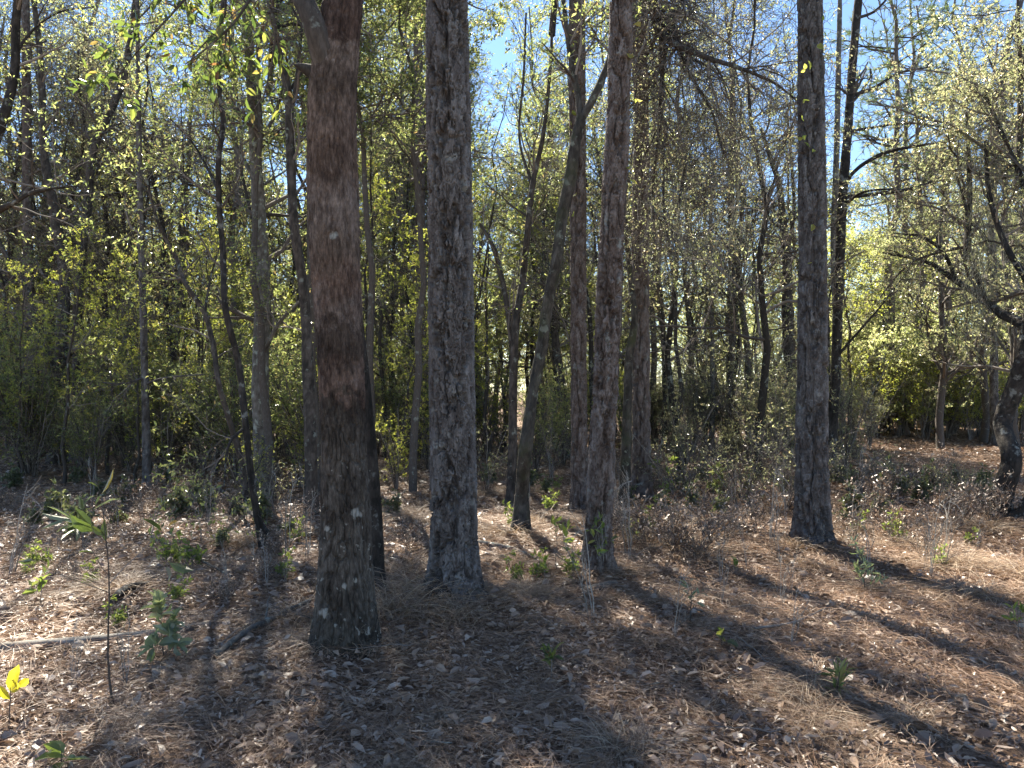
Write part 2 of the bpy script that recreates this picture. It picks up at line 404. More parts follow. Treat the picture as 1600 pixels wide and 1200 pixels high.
M['leaf_olive'] = leaf_mat('olive_leaf', [(0, (.05, .06, .035)), (.7, (.11, .12, .07)), (1, (.18, .15, .1))], [(0, (.30, .34, .14)), (.7, (.54, .55, .28)), (1, (.58, .45, .24))], .5, .28, .9)
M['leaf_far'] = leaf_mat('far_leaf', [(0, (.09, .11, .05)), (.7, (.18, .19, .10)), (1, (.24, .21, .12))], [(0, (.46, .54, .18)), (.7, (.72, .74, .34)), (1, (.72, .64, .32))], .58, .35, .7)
M['leaf_pale'] = leaf_mat('pale_bush_leaf', [(0, (.13, .16, .11)), (1, (.24, .27, .19))], [(0, (.3, .4, .12)), (1, (.45, .5, .2))], .35, .3, .7)
M['leaf_fresh'] = leaf_mat('fresh_seedling_leaf', [(0, (.06, .09, .03)), (1, (.13, .16, .055))], [(0, (.26, .38, .06)), (1, (.5, .55, .12))], .42, .35, .55)
M['leaf_gold'] = leaf_mat('golden_leaf', [(0, (.35, .3, .03)), (1, (.5, .42, .05))], [(0, (.6, .55, .04)), (1, (.8, .7, .06))], .5, .45, .4)
M['leaf_rust'] = leaf_mat('rusty_dead_leaf', [(0, (.16, .075, .04)), (1, (.28, .14, .08))], [(0, (.4, .15, .06)), (1, (.55, .25, .1))], .35, .5, .4)
M['leaf_brown'] = leaf_mat('brown_dead_leaf', [(0, (.13, .07, .045)), (1, (.2, .11, .075))], [(0, (.2, .09, .05)), (1, (.3, .15, .08))], .15, .5, .4)
M['needle'] = leaf_mat('pine_needle', [(0, (.03, .05, .025)), (1, (.07, .095, .045))], [(0, (.14, .2, .06)), (1, (.25, .32, .1))], .35, .4, .5)
M['litter'] = leaf_mat('fallen_leaf', [(0, (.085, .051, .033)), (.35, (.22, .144, .096)), (.7, (.38, .28, .205)), (1, (.45, .37, .295))], [(0, (.2, .11, .06)), (1, (.4, .27, .17))], .12, .42, .6)
M['straw'] = leaf_mat('pine_straw_needle', [(0, (.15, .086, .053)), (.5, (.33, .205, .128)), (1, (.53, .39, .27))], [(0, (.2, .1, .06)), (1, (.4, .25, .14))], .12, .5, .35)
M['grass'] = leaf_mat('dry_grass_blade', [(0, (.17, .115, .078)), (.6, (.31, .225, .16)), (1, (.48, .39, .28))], [(0, (.25, .14, .07)), (1, (.45, .32, .18))], .25, .55, .3)
M['moss'] = leaf_mat('hanging_moss', [(0, (.20, .20, .165)), (1, (.36, .36, .31))], [(0, (.35, .35, .27)), (1, (.5, .49, .4))], .4, .8, .1)

def ground_material():
    m, nt, N, Lk, out = nodes('forest_floor')
    tc = N('ShaderNodeTexCoord')
    n1 = N('ShaderNodeTexNoise'); n1.inputs['Scale'].default_value = 26; n1.inputs['Detail'].default_value = 10; n1.inputs['Roughness'].default_value = .75
    Lk(tc.outputs['Object'], n1.inputs['Vector'])
    n2 = N('ShaderNodeTexNoise'); n2.inputs['Scale'].default_value = .8; n2.inputs['Detail'].default_value = 5
    Lk(tc.outputs['Object'], n2.inputs['Vector'])
    r = ramp(N, [(.3, (.05, .034, .024)), (.5, (.15, .098, .066)), (.66, (.3, .215, .155)), (.8, (.44, .36, .28))]); Lk(n1.outputs['Fac'], r.inputs['Fac'])
    r2 = ramp(N, [(.35, (.8, .72, .66)), (.65, (1.05, 1.05, 1.05))]); Lk(n2.outputs['Fac'], r2.inputs['Fac'])
    mx = N('ShaderNodeMixRGB', blend_type='MULTIPLY'); mx.inputs['Fac'].default_value = 1
    Lk(r.outputs['Color'], mx.inputs['Color1']); Lk(r2.outputs['Color'], mx.inputs['Color2'])
    p = N('ShaderNodeBsdfPrincipled'); p.inputs['Roughness'].default_value = .9; p.inputs['Specular IOR Level'].default_value = .2
    Lk(mx.outputs['Color'], p.inputs['Base Color'])
    b = N('ShaderNodeBump'); b.inputs['Strength'].default_value = .8; b.inputs['Distance'].default_value = .03
    Lk(n1.outputs['Fac'], b.inputs['Height']); Lk(b.outputs[0], p.inputs['Normal'])
    Lk(p.outputs[0], out.inputs['Surface'])
    return m

# ------------------------------------------------------------------ ground
def build_ground():
    a = np.linspace(-1, 1, 361); xs = np.sign(a) * (np.abs(a) * 9 + np.abs(a) ** 6 * 111)
    b = np.linspace(0, 1, 361); ys = -8 + b * 26 + b ** 6 * 140
    X, Y = np.meshgrid(xs, ys)
    Z = ground_h(X, Y)
    n = len(xs); i = np.arange(len(ys) - 1)[:, None] * n; j = np.arange(n - 1)[None]
    q = np.stack([i + j, i + j + 1, i + n + j + 1, i + n + j], -1)
    g = link('ground', mesh('ground', np.stack([X, Y, Z], -1), q, mat=ground_material(), smooth=True))
    tag(g, 'brown forest floor under fallen leaves and pine straw', 'ground', kind='structure')
build_ground()

def scatter(n, y0, y1, p, wide=.74, x_extra=1.0):
    """points in front of the camera, density falling as y**-p"""
    u = R.random(n)
    e = 2 - p
    y = (y0 ** e + u * (y1 ** e - y0 ** e)) ** (1 / e)
    x = R.uniform(-1, 1, n) * (wide * y + x_extra)
    return x, y

def build_litter():
    N = 170000
    x, y = scatter(N, 1.9, 26, 1.35)
    keep = vnoise2(x * 1.3 + 40, y * 1.3) + .5 * R.random(N) > .38
    x = x[keep]; y = y[keep]; N = len(x)
    z = ground_h(x, y) + R.uniform(.002, .03, N)
    a = R.uniform(0, 2 * PI, N)
    d = np.stack([np.cos(a), np.sin(a), R.normal(0, .22, N)], 1); d = unit(d)
    nr = np.stack([R.normal(0, .55, N), R.normal(0, .55, N), np.ones(N)], 1)
    s = unit(np.cross(d, nr)); nr = np.cross(s, d)
    grow = 1 + np.clip((y - 5) / 14, 0, 1) * .7
    l = (R.uniform(.022, .058, N) * grow)[:, None]; w = (R.uniform(.008, .017, N) * grow)[:, None] * .55
    big = R.random(N) < .07
    l[big] *= 1.8; w[big] *= 2.6; z[big] += .012
    c = R.uniform(-.3, .6, (N, 1)) * l
    p0 = np.stack([x, y, z], 1) - d * l * .5
    m1 = p0 + d * l * .33 + nr * c * .3; m2 = p0 + d * l * .7 + nr * c * .35; tp = p0 + d * l
    g = nr * w * R.uniform(-.4, .9, (N, 1))
    V = np.stack([p0, m1, m2, tp, m1 + s * w + g, m2 + s * w * .9 + g, m1 - s * w + g, m2 - s * w * .9 + g], 1)
    b = (np.arange(N) * 8)[:, None]
    q = np.concatenate([b + np.array([[1, 2, 5, 4]]), b + np.array([[2, 1, 6, 7]])])
    t = np.concatenate([b + np.array([[0, 1, 4]]), b + np.array([[1, 0, 6]]), b + np.array([[2, 3, 5]]), b + np.array([[3, 2, 7]])])
    tone = np.clip(R.beta(2, 2.2, N) + .22 * (vnoise2(x * .5, y * .5 + 7) - .5) - .10 * np.clip(x / 3, -1, 1), 0, 1)  # paler towards the left: sun glare there is put into the leaf tone
    o = link('fallen_leaves', mesh('fallen_leaves', V.reshape(-1, 3), q, t, np.repeat(tone, 8), M['litter']))
    tag(o, 'carpet of curled brown and tan fallen leaves on the forest floor', 'leaf litter', kind='stuff')

def strips(p, d, bend, l, w, nseg=3):
    """thin bent ribbons: p start, d direction, bend vector"""
    N = len(p); t = np.linspace(0, 1, nseg + 1)
    P = p[:, None] + d[:, None] * (t[None, :, None] * l[:, None, None]) + bend[:, None] * (t ** 2)[None, :, None] * l[:, None, None]
    s = unit(np.cross(d, np.array([0, 0, 1.]) + .5 * R.normal(size=(N, 3)))) * (w * .5)[:, None]
    tw = np.array([.8] * nseg + [.25])
    V = np.stack([P - s[:, None] * tw[None, :, None], P + s[:, None] * tw[None, :, None]], 2)      # N, n+1, 2, 3
    b = (np.arange(N) * (nseg + 1) * 2)[:, None]; i = (np.arange(nseg) * 2)[None]
    q = np.stack([b + i, b + i + 1, b + i + 3, b + i + 2], -1).reshape(-1, 4)
    return V.reshape(-1, 3), q, (nseg + 1) * 2

def build_straw():
    n = 85000
    x, y = scatter(n, 1.9, 22, 1.35)
    dens = vnoise2(x * .9 + 11, y * .9 + 4) + .12 * np.clip(x / 2.5, -1.2, 1.2)
    keep = dens + .45 * R.random(n) > .55
    x = x[keep]; y = y[keep]; n = len(x)
    k = 3
    a0 = R.uniform(0, 2 * PI, n) * .65 + 6 * vnoise2(x * 1.1, y * 1.1)
    x = np.repeat(x, k); y = np.repeat(y, k); a = np.repeat(a0, k) + R.normal(0, .18, n * k)
    N = len(x)
    z = ground_h(x, y) + R.uniform(.008, .06, N)
    el = R.normal(.05, .2, N)
    d = np.stack([np.cos(a) * np.cos(el), np.sin(a) * np.cos(el), np.sin(el)], 1)
    bend = np.stack([R.normal(0, .22, N), R.normal(0, .22, N), -np.abs(R.normal(.0, .1, N)) - el * .8], 1)
    l = R.uniform(.10, .24, N); w = .0014 + .00022 * y
    V, q, m = strips(np.stack([x, y, z], 1), d, bend, l, w)
    tone = np.clip(np.repeat(R.random(n), k) * .7 + .3 * R.random(N) - .1, 0, 1)
    o = link('pine_straw', mesh('pine_straw', V, q, None, np.repeat(tone, m), M['straw']))
    tag(o, 'reddish brown fallen pine needles strewn over the forest floor', 'pine straw', kind='stuff')
build_litter(); build_straw()

# ------------------------------------------------------------------ hero trunks
def gz(x, y): return float(ground_h(np.array([x]), np.array([y]))[0])

def trunk_path(pts, d, extra=None, depth_wob=.0):
    """pixel path [(px,py,width_px[,depth offset])] -> world points + radii, base sunk in the ground"""
    P = []; rr = []
    for i, t in enumerate(pts):
        dd = d + (t[3] if len(t) > 3 else 0)
        P.append(pix(t[0], t[1], dd)); rr.append(t[2] / F * dd / 2)
    return np.array(P), np.array(rr)

def hero(name, label, cat, pts, d, kind, mat, nseg=64, step=.03, top=None, seed=1, flare=.35, group=None, wob=.0, amp=1.):
    P, rr = trunk_path(pts, d)
    base = np.array([P[0, 0], P[0, 1], gz(P[0, 0], P[0, 1])])
    P[0, 2] = base[2] - .06
    if wob: P[1:, 1] += R.normal(0, wob, len(P) - 1)
    vis_top = P[-1, 2]
    if top:                                          # the part of the trunk above the picture
        dirn = unit(P[-1] - P[-2]); hgt = top - P[-1, 2]
        for f in (.35, .7, 1.):
            q = P[len(pts) - 1] + np.array([dirn[0] * .35, dirn[1] * .35, 1]) * hgt * f
            q[:2] += R.normal(0, .05, 2)
            P = np.vstack([P, q]); rr = np.append(rr, rr[len(pts) - 1] * (1 - .5 * f))
    ln = np.linalg.norm(np.diff(P, axis=0), axis=1); tot = ln.sum(); vis = ln[:len(pts) - 1].sum()
    rows = np.arange(0, vis / tot, step / tot)
    if top: rows = np.concatenate([rows, np.linspace(vis / tot, 1, 30)])
    else: rows = np.append(rows, 1.)
    root = thing(name, label, cat, base, group)
    V, q, tone = bark_tube(P, rr, nseg, rows, kind, seed, flare, amp=amp, base_z=base[2])
    link('trunk', mesh('trunk', V - base, q, None, tone, mat, True), root)
    return root, base, P, rr

def limb(root, base, pts, d, mat, kind='rough', nseg=14, step=.05, name='limb', seed=3, n=14, amp=1.):
    P, rr = trunk_path(pts, d)
    ln = np.linalg.norm(np.diff(P, axis=0), axis=1).sum()
    V, q, tone = bark_tube(P, rr, nseg, np.linspace(0, 1, max(8, int(ln / step))), kind, seed, 0, amp=amp)
    o = link(name, mesh(name, V - base, q, None, tone, mat, True), root)
    Q, r, _ = resample(P, rr, n)
    return Q[None], r[None], o

def foliage(root, base, limbs, levels, leaf, twig='twig', bname='branches', fname='crown', nleaf=6, L=.05, W=.02, lod=0, droop=.1, spread=.9, leaf_min=1, upb=.6, tt=.1):
    """grow branchlets and leaves from limbs; levels = list of kids() keyword dicts"""
    for lb in limbs:
        g = Geo(); lf = Geo()
        cur = lb[:2]; par = lb[2] if len(lb) > 2 else root
        for i, lv in enumerate(levels):
            Q, rq = kids(cur[0], cur[1], **lv)
            rq = np.maximum(rq, .0012)
            V, q, t = tubes(Q, rq, 5 if i == 0 else 3)
            g.add(V, q, None, t)
            cur = (Q, rq)
            if i == len(levels) - 1 and nleaf:
                p, tn = on_twigs(Q, nleaf, tt)
                lf.add(*leaves(p, tn, L, W, lod, spread, upb, droop))
        link(bname, g.mesh(bname, M[twig], False, base), par)
        if lf.n: link(fname, lf.mesh(fname, M[leaf], False, base), par)

OAK_D = 4.47
OAK_BASE = np.array([pix(540, 1030, OAK_D)[0], OAK_D, gz(pix(540, 1030, OAK_D)[0], OAK_D)])
OAK_PATCHES = [(531, 375, .016), (563, 797, .022), (516, 946, .026), (519, 820, .010), (548, 905, .008)]
M['oak'] = oak_material()

# 1. the foreground oak
oak, ob, oP, orr = hero('oak_tree', 'reddish brown banded oak in the foreground with pale lichen patches and a forked top', 'tree',
    [(540, 1034, 88), (540, 985, 90), (540, 930, 86), (540, 870, 80), (540, 800, 76), (537, 700, 69), (533, 590, 70), (529, 500, 73), (524, 400, 77), (521, 300, 79), (519, 200, 77), (521, 130, 74), (529, 60, 66), (536, 0, 62)],
    OAK_D, 'oak', M['oak'], 340, .006, 8.5, seed=3, flare=.26)
l1 = limb(oak, ob, [(520, 130, 40, -.02), (508, 92, 42, -.06), (496, 55, 36, -.1), (483, 20, 33, -.1), (462, -20, 30, -.05), (420, -70, 27, 0), (360, -110, 22, .1), (290, -140, 17, .2), (220, -160, 12, .3)], OAK_D, M['dark'], 'oak', 60, .012, seed=5)
limb(oak, ob, [(500, 128, 30), (486, 112, 22, -.02), (474, 106, 15, -.03), (460, 101, 4, -.03)], OAK_D, M['black'], 'rough', 24, .01, name='broken_stub', seed=8)
# leafy shoots hanging from the limb into the top of the picture
sh = [limb(oak, ob, s, OAK_D, M['dark'], nseg=6, step=.06, name='shoot') for s in (
    [(420, -70, 9, 0), (400, -20, 6, -.1), (370, 30, 4.5, -.15), (330, 70, 3, -.2), (290, 100, 2, -.2)],
    [(360, -110, 9, .1), (320, -40, 6, .0), (270, 20, 4, -.1), (215, 80, 2.5, -.1), (180, 125, 2, -.1)],
    [(290, -140, 8, .2), (260, -60, 5, .1), (235, 10, 3, 0), (205, 40, 2, 0)],
    [(400, -85, 8, .0), (410, -20, 5, .2), (430, 40, 4, .2), (425, 95, 3, .2), (410, 160, 2, .2)],
    [(330, -120, 8, .1), (345, -40, 5, .3), (352, 20, 4, .3), (300, 90, 2, .35)])]
foliage(oak, ob, sh, [dict(k=9, t0=.3, t1=1, L=.28, ang=.9, n=5, wob=.25, up=-.05, rr=.6), dict(k=3, t0=.3, t1=1, L=.14, ang=.7, n=4, wob=.2, up=-.06)],
        'leaf_big', nleaf=4, L=.07, W=.026, lod=1, droop=.35, fname='foliage', bname='twigs')
# its high crown, above the picture
top = oP[-1]
cr = np.stack([np.linspace(oP[-3], oP[-1] + np.array([0, 0, 1.5]), 8)])
foliage(oak, ob, [(cr[:, :, :], np.linspace(.1, .05, 8)[None])], [dict(k=12, t0=.1, t1=1, L=2.6, ang=1.0, n=7, wob=.18, up=.03, rr=.5), dict(k=7, t0=.3, t1=1, L=.9, ang=.8, n=5), dict(k=5, t0=.3, t1=1, L=.4, ang=.8, n=4)],
        'leaf_big', nleaf=5, L=.08, W=.03)

# 2..6 the five pines standing close
pineB, bB, PB, rB = hero('pine_tree', 'thickest grey scaly pine, second trunk from the left in the foreground', 'tree',
    [(713, 962, 74), (711, 900, 72), (709, 800, 71), (706, 600, 71), (704, 400, 70), (701, 200, 69), (698, 0, 66)], 5.4, 'pine', M['pine'], 320, .0055, 12, seed=11, flare=.42, group='pines in the near clearing')
pineC, bC, PC, rC = hero('pine_tree', 'scaly pine leaning right with a bright green seedling at its foot', 'tree',
    [(933, 905, 42), (936, 800, 40), (946, 600, 39), (954, 400, 39), (965, 200, 36), (971, 0, 35)], 6.3, 'pine', M['pine_warm'], 180, .009, 12, seed=21, flare=.42, group='pines in the near clearing')
pineF, bF, PF, rF = hero('pine_tree', 'straight grey scaly pine standing alone on the right with a small dark knot hole', 'tree',
    [(1271, 856, 50), (1269, 790, 50), (1269, 600, 46), (1270, 400, 42), (1268, 200, 41), (1266, 0, 37)], 7.5, 'pine', M['pine'], 180, .01, 13, seed=31, flare=.42, group='pines in the near clearing')
pineD, bD, PD, rD = hero('pine_tree', 'slim straight pine just left of the right-leaning scaly pine', 'tree',
    [(906, 802, 27), (905, 700, 26), (904, 500, 25), (903, 300, 26), (902, 0, 26)], 9.5, 'pine', M['pine_warm'], 90, .016, 13, seed=41, flare=.42, group='pines in the near clearing')
pineE, bE, PE, rE = hero('pine_tree', 'dark scaly pine right of the right-leaning pine, with a drooping twiggy limb near its top', 'tree',
    [(1002, 785, 30), (1002, 700, 28), (1001, 550, 28), (1000, 400, 27), (1002, 200, 23), (998, 0, 21)], 10.4, 'pine', M['pine_dark'], 90, .018, 14, seed=51, flare=.42, group='pines in the near clearing')

# high pine crowns (above the picture)
def pine_crown_mesh(tag_, h=5, n1=26, L=2.2, k=26):
    tr = np.stack([np.linspace([0, 0, -.5], [0, 0, h], 10)]); rt = np.linspace(.09, .02, 10)[None]
    g = Geo(); nd = Geo()
    a, ra = kids(tr, rt, n1, .1, .98, L, 1.25, 7, .12, .04, .45)
    V, q, t = tubes(tr, rt, 8); g.add(V, q, None, t)
    V, q, t = tubes(a, ra, 4); g.add(V, q, None, t)
    b, rb = kids(a, ra, 6, .35, 1, .6, .8, 5, .2, .06, .6)
    V, q, t = tubes(b, rb, 3); g.add(V, q, None, t)
    p = np.concatenate([b[:, -1], b[:, 3], a[:, -1]]); tn = unit(np.concatenate([b[:, -1] - b[:, -2], b[:, 3] - b[:, 2], a[:, -1] - a[:, -2]]))
    V, tr_, t = needles(p, tn, k, .2, .006, .5); nd.add(V, None, tr_, t)
    return g.mesh('branches' + tag_, M['twig']), nd.mesh('crown' + tag_, M['needle'])
pcrown = [pine_crown_mesh('', 5, 26), pine_crown_mesh('', 6, 34)]
for k_, (root, base, P) in enumerate([(pineB, bB, PB), (pineC, bC, PC), (pineF, bF, PF), (pineD, bD, PD), (pineE, bE, PE)]):
    for nm, me in zip(('branches', 'crown'), pcrown[k_ % 2]):
        o = link(nm, me, root); o.location = P[-1] - base; o.rotation_euler = (0, 0, k_ * 1.3)

# knot hole on the lone right pine
V, q, t = bark_tube([pix(1276, 170, 7.5 - .115) , pix(1276, 168, 7.5 - .13)], [.028, .02], 16, np.linspace(0, 1, 4), 'rough', 4, 0, amp=.3)
link('knot', mesh('knot', V - bF, q, None, t, M['black'], True), pineF)

# the drooping twiggy limb of the dark pine
L1 = limb(pineE, bE, [(1000, -40, 14, 0), (1018, 10, 15, -.6), (1036, 55, 13, -1.2), (1060, 72, 10, -1.5), (1110, 92, 8, -1.7), (1160, 108, 6, -1.9), (1210, 130, 4, -2.), (1260, 170, 3, -2)], 10.4, M['dark'], nseg=10, step=.05)
L2 = limb(pineE, bE, [(1036, 55, 10, -1.2), (1034, 130, 8, -1.2), (1028, 220, 6, -1.1), (1020, 300, 5, -1.), (1024, 380, 3, -1.)], 10.4, M['dark'], nseg=8, step=.06)
L3 = limb(pineE, bE, [(1022, 0, 9, -.5), (1050, 20, 9, -1), (1058, 60, 7, -1.3), (1075, 110, 5, -1.4), (1110, 170, 4, -1.5), (1130, 240, 3, -1.6)], 10.4, M['dark'], nseg=8, step=.06)
foliage(pineE, bE, [L1, L3, L2], [dict(k=26, t0=.12, t1=1, L=1.25, ang=.9, n=8, wob=.2, up=-.13, rr=.45), dict(k=13, t0=.1, t1=1, L=.6, ang=1.0, n=8, wob=.34, up=-.03, rr=.55), dict(k=4, t0=.1, t1=1, L=.26, ang=1.0, n=5, wob=.3, rr=.8)],
        'leaf_olive', twig='twig', nleaf=2, L=.03, W=.012, bname='twigs', fname='sparse_leaves')

# 7 the crooked forked oak between the pines
forked, bL, PL, rL = hero('oak_tree', 'crooked mossy tree bending right and forking between the pines', 'tree',
    [(814, 853, 26), (815, 790, 22), (822, 690, 20), (833, 612, 18), (847, 540, 18), (857, 467, 18), (868, 415, 18), (878, 340, 18), (890, 283, 20), (900, 217, 18), (908, 183, 17)], 7.7, 'rough', M['mossy'], 40, .02, None, seed=61, flare=.4, wob=.05)
ll = [limb(forked, bL, [(906, 190, 13, 0), (930, 147, 12, .05), (947, 108, 11, .1), (962, 60, 10, .2), (985, -20, 8, .3), (1010, -120, 6, .4)], 7.7, M['mossy'], nseg=14),
      limb(forked, bL, [(907, 195, 11, 0), (903, 150, 10, .1), (890, 80, 8, .2), (880, 0, 7, .3), (868, -100, 5, .3)], 7.7, M['mossy'], nseg=14)]
foliage(forked, bL, ll, [dict(k=10, t0=.15, t1=1, L=.8, ang=.9, n=6, wob=.2, up=.05, rr=.5), dict(k=6, t0=.2, t1=1, L=.35, ang=.8, n=5), dict(k=3, t0=.2, t1=1, L=.16, ang=.8, n=4)], 'leaf', nleaf=3, L=.055, W=.02, lod=0)

# the other trunks: name, label, path, depth, bark, material, limbs
def slim(label, pts, d, mat, top=None, limbs=(), fol=None, nseg=24, step=.03, seed=1, name='slender_tree', wob=.06, group=None, levels=None, **kw):
    root, base, P, rr = hero(name, label, 'tree', pts, d, 'rough', M[mat], nseg, step, top, seed, .3, group, wob)
    Ls = [limb(root, base, l, d, M[mat], nseg=8, step=.06, seed=seed + 2) for l in limbs]
    if fol:
        n = 14
        Q, r, _ = resample(P[len(P) // 3:], rr[len(rr) // 3:], n)
        Ls2 = Ls + [(Q[None], r[None])]
        foliage(root, base, Ls2, levels or [dict(k=9, t0=.1, t1=1, L=.9, ang=1.0, n=6, wob=.2, up=.06, rr=.4), dict(k=6, t0=.2, t1=1, L=.42, ang=.8, n=5), dict(k=3, t0=.2, t1=1, L=.18, ang=.8, n=4)], fol, **kw)
    return root

def high_crown(root, px, py, d, rad, n1=16, leaf='leaf', L=.055, W=.024, nleaf=6):
    """a spreading upper crown round a leader"""
    base = np.array(root.location); c = pix(px, py, d)
    P = np.stack([c + np.array([0, 0, -rad * .6]), c + np.array([.1, .1, rad * .2]), c + np.array([0, 0, rad])])
    Q, r, _ = resample(P, [.05, .035, .015], 10)
    V, q, t = tubes(Q[None], r[None], 8); lead = link('leader', mesh('leader', V - base, q, None, t, M['dark'], True), root)
    foliage(root, base, [(Q[None], r[None], lead)], [dict(k=n1, t0=.05, t1=1, L=rad, ang=1.2, n=7, wob=.2, up=.02, rr=.5), dict(k=9, t0=.2, t1=1, L=rad * .4, ang=.85, n=6), dict(k=6, t0=.15, t1=1, L=rad * .16, ang=.85, n=4)], leaf, nleaf=nleaf, L=L, W=W)

slim('dark narrow trunk hugging the back right side of the banded oak', [(592, 905, 24), (588, 850, 22), (583, 750, 20), (574, 640, 17), (560, 500, 15), (548, 380, 13)], 5.6, 'black', None, seed=4, nseg=40, step=.015, wob=0)
slim('broad dim trunk in the woods between the banded oak and the thickest pine', [(657, 708, 20), (657, 600, 18), (657, 400, 17), (655, 200, 15), (652, 0, 13)], 17, 'pine_dark', 13, seed=5, wob=.0,
     limbs=([(656, 345, 5), (620, 330, 3, -.3), (580, 340, 2, -.5)], [(655, 160, 5), (610, 190, 3, -.3), (575, 210, 2, -.6)], [(655, 260, 5), (700, 230, 3, -.3), (760, 240, 2, -.6)]), fol='leaf', nleaf=4, L=.055, W=.024)
t1 = slim('dark slender tree left of the banded oak, forking near the top', [(487, 842, 20), (485, 730, 19), (480, 600, 18), (472, 450, 16), (460, 350, 15), (453, 230, 14), (448, 130, 13), (436, 90, 11), (424, 0, 9), (410, -100, 7)], 9.4, 'dark', None,
     limbs=([(453, 190, 8), (466, 110, 7), (470, 60, 5), (480, -20, 4)],), fol='leaf', seed=6, nleaf=4, L=.05, W=.02)
t2 = slim('stout grey lichened trunk left of the slender forking tree', [(412, 772, 30), (411, 700, 27), (409, 600, 26), (405, 450, 24), (397, 250, 19), (392, 130, 16), (384, 0, 13), (378, -100, 10)], 11.2, 'grey', None, seed=7, nseg=36,
     limbs=([(408, 560, 8), (440, 500, 6, -.3), (470, 470, 4, -.4)], [(399, 280, 8), (370, 230, 6, .2), (350, 160, 4, .3)], [(396, 230, 8), (430, 180, 5, .2), (445, 120, 4, .3)]), fol='leaf', nleaf=4, L=.05, W=.02)
slim('thin dark stem leaning left above a fallen stick, left of the stout grey trunk', [(414, 853, 13), (402, 790, 11), (386, 665, 10), (372, 570, 10), (358, 480, 10), (347, 400, 9), (340, 300, 9), (344, 250, 8), (350, 190, 8), (347, 150, 7), (352, 50, 6), (355, -40, 5)], 7.6, 'black', None, seed=8, wob=.08,
     limbs=([(340, 295, 6), (320, 255, 4, .2), (295, 215, 3, .3), (260, 180, 2, .3)], [(386, 665, 5), (360, 690, 4, -.2), (350, 760, 3, -.3)]), fol='leaf', nleaf=3, L=.05, W=.02)
slim('thin arching stem left of the leaning dark stem', [(388, 792, 10), (374, 720, 9), (360, 653, 9), (350, 600, 8), (339, 547, 8), (320, 487, 8), (293, 443, 7), (267, 400, 6), (245, 350, 5), (230, 280, 4)], 9.8, 'dark', None, seed=9, wob=.1,
     limbs=([(320, 487, 5), (330, 430, 3, .2), (345, 380, 2, .3)], [(293, 443, 5), (270, 430, 3, .2), (240, 425, 2, .3)]), fol='leaf', nleaf=4, L=.05, W=.02)
slim('slim straight young pine standing on sunlit litter at left, casting a thin shadow', [(231, 757, 14), (228, 650, 12), (224, 500, 11), (220, 350, 9), (217, 200, 8), (215, 60, 6), (214, -60, 5)], 12.2, 'pine', None, seed=10, name='pine_tree', wob=0,
     limbs=([(227, 600, 4), (260, 590, 3, -.3), (320, 585, 2, -.4)], [(226, 590, 4), (190, 600, 3, -.3), (160, 598, 2, -.4)]), fol='leaf', nleaf=3, L=.05, W=.02)
slim('dark leaning sapling trunk at far left, slanting down to the right', [(130, 722, 11), (112, 667, 10), (98, 613, 10), (83, 567, 9), (61, 527, 9), (44, 460, 8), (20, 417, 7), (-10, 350, 6), (-30, 270, 5)], 14.5, 'dark', None, seed=11, fol='leaf', nleaf=4, L=.05, W=.022)
slim('thick dark upright trunk at the far left edge of the woods', [(47, 705, 22), (46, 620, 18), (46, 520, 17), (44, 400, 15), (42, 200, 13), (40, 0, 11)], 17, 'pine_dark', 12, seed=12, fol='leaf', wob=0, nleaf=3, L=.055, W=.025)
slim('dark trunk at left behind the leaning sapling, with a curved limb reaching right', [(88, 708, 26), (93, 640, 20), (98, 540, 18), (96, 420, 17), (84, 340, 15), (70, 250, 12), (60, 100, 9), (50, -60, 7)], 15.4, 'dark', None, seed=13,
     limbs=([(98, 560, 10), (117, 547, 9, -.2), (133, 533, 8, -.4), (150, 529, 7, -.5), (167, 513, 6, -.6), (187, 503, 4, -.6), (196, 488, 2, -.6)],), fol='leaf', nleaf=4, L=.05, W=.022)
slim('crooked dark tree just outside the left edge with limbs reaching into the picture', [(-58, 800, 34), (-55, 700, 30), (-50, 550, 28), (-40, 400, 26), (-20, 330, 20), (-8, 215, 16), (8, 165, 14), (18, 117, 13), (22, 50, 13), (30, 0, 12), (45, -80, 10), (60, -200, 7)], 8.6, 'black', None, seed=14,
     limbs=([(-25, 345, 11), (5, 325, 10, -.1), (20, 318, 8, -.2), (45, 303, 7, -.2), (67, 297, 6, -.3), (95, 293, 4, -.3), (118, 291, 2, -.3)], [(18, 117, 6), (40, 60, 4, .2), (90, 20, 3, .3), (150, 10, 2, .4)]), fol='leaf', nleaf=3, L=.045, W=.018)
slim('thin dark tree at left whose upper trunk slants to the right', [(120, 705, 18), (122, 600, 14), (128, 450, 13), (138, 320, 12), (152, 228, 12), (172, 170, 12), (190, 120, 11), (203, 70, 9), (215, -10, 7), (225, -90, 6)], 16.5, 'dark', None, seed=15, fol='leaf', nleaf=4, L=.05, W=.022)
slim('mossy slender trunk against the left side of the dark scaly pine', [(976, 772, 18), (978, 700, 16), (981, 620, 14), (984, 560, 13), (990, 500, 11), (985, 430, 9), (975, 330, 8), (968, 200, 6)], 10.0, 'mossy', None, seed=16)
t3 = slim('slender dark stem behind the crooked forked tree, bending left', [(797, 792, 15), (801, 690, 14), (802, 600, 13), (806, 510, 12), (818, 425, 11), (824, 367, 10), (832, 290, 9), (848, 215, 7), (860, 100, 5), (865, -30, 4)], 10, 'dark', None, seed=17,
     limbs=([(803, 570, 9), (797, 515, 9, .1), (783, 430, 8, .2), (768, 380, 7, .2), (750, 350, 5, .2)], [(832, 290, 5), (812, 220, 4, .2), (818, 120, 4, .2), (822, 20, 3, .3)]), fol='leaf', nleaf=4, L=.055, W=.02)
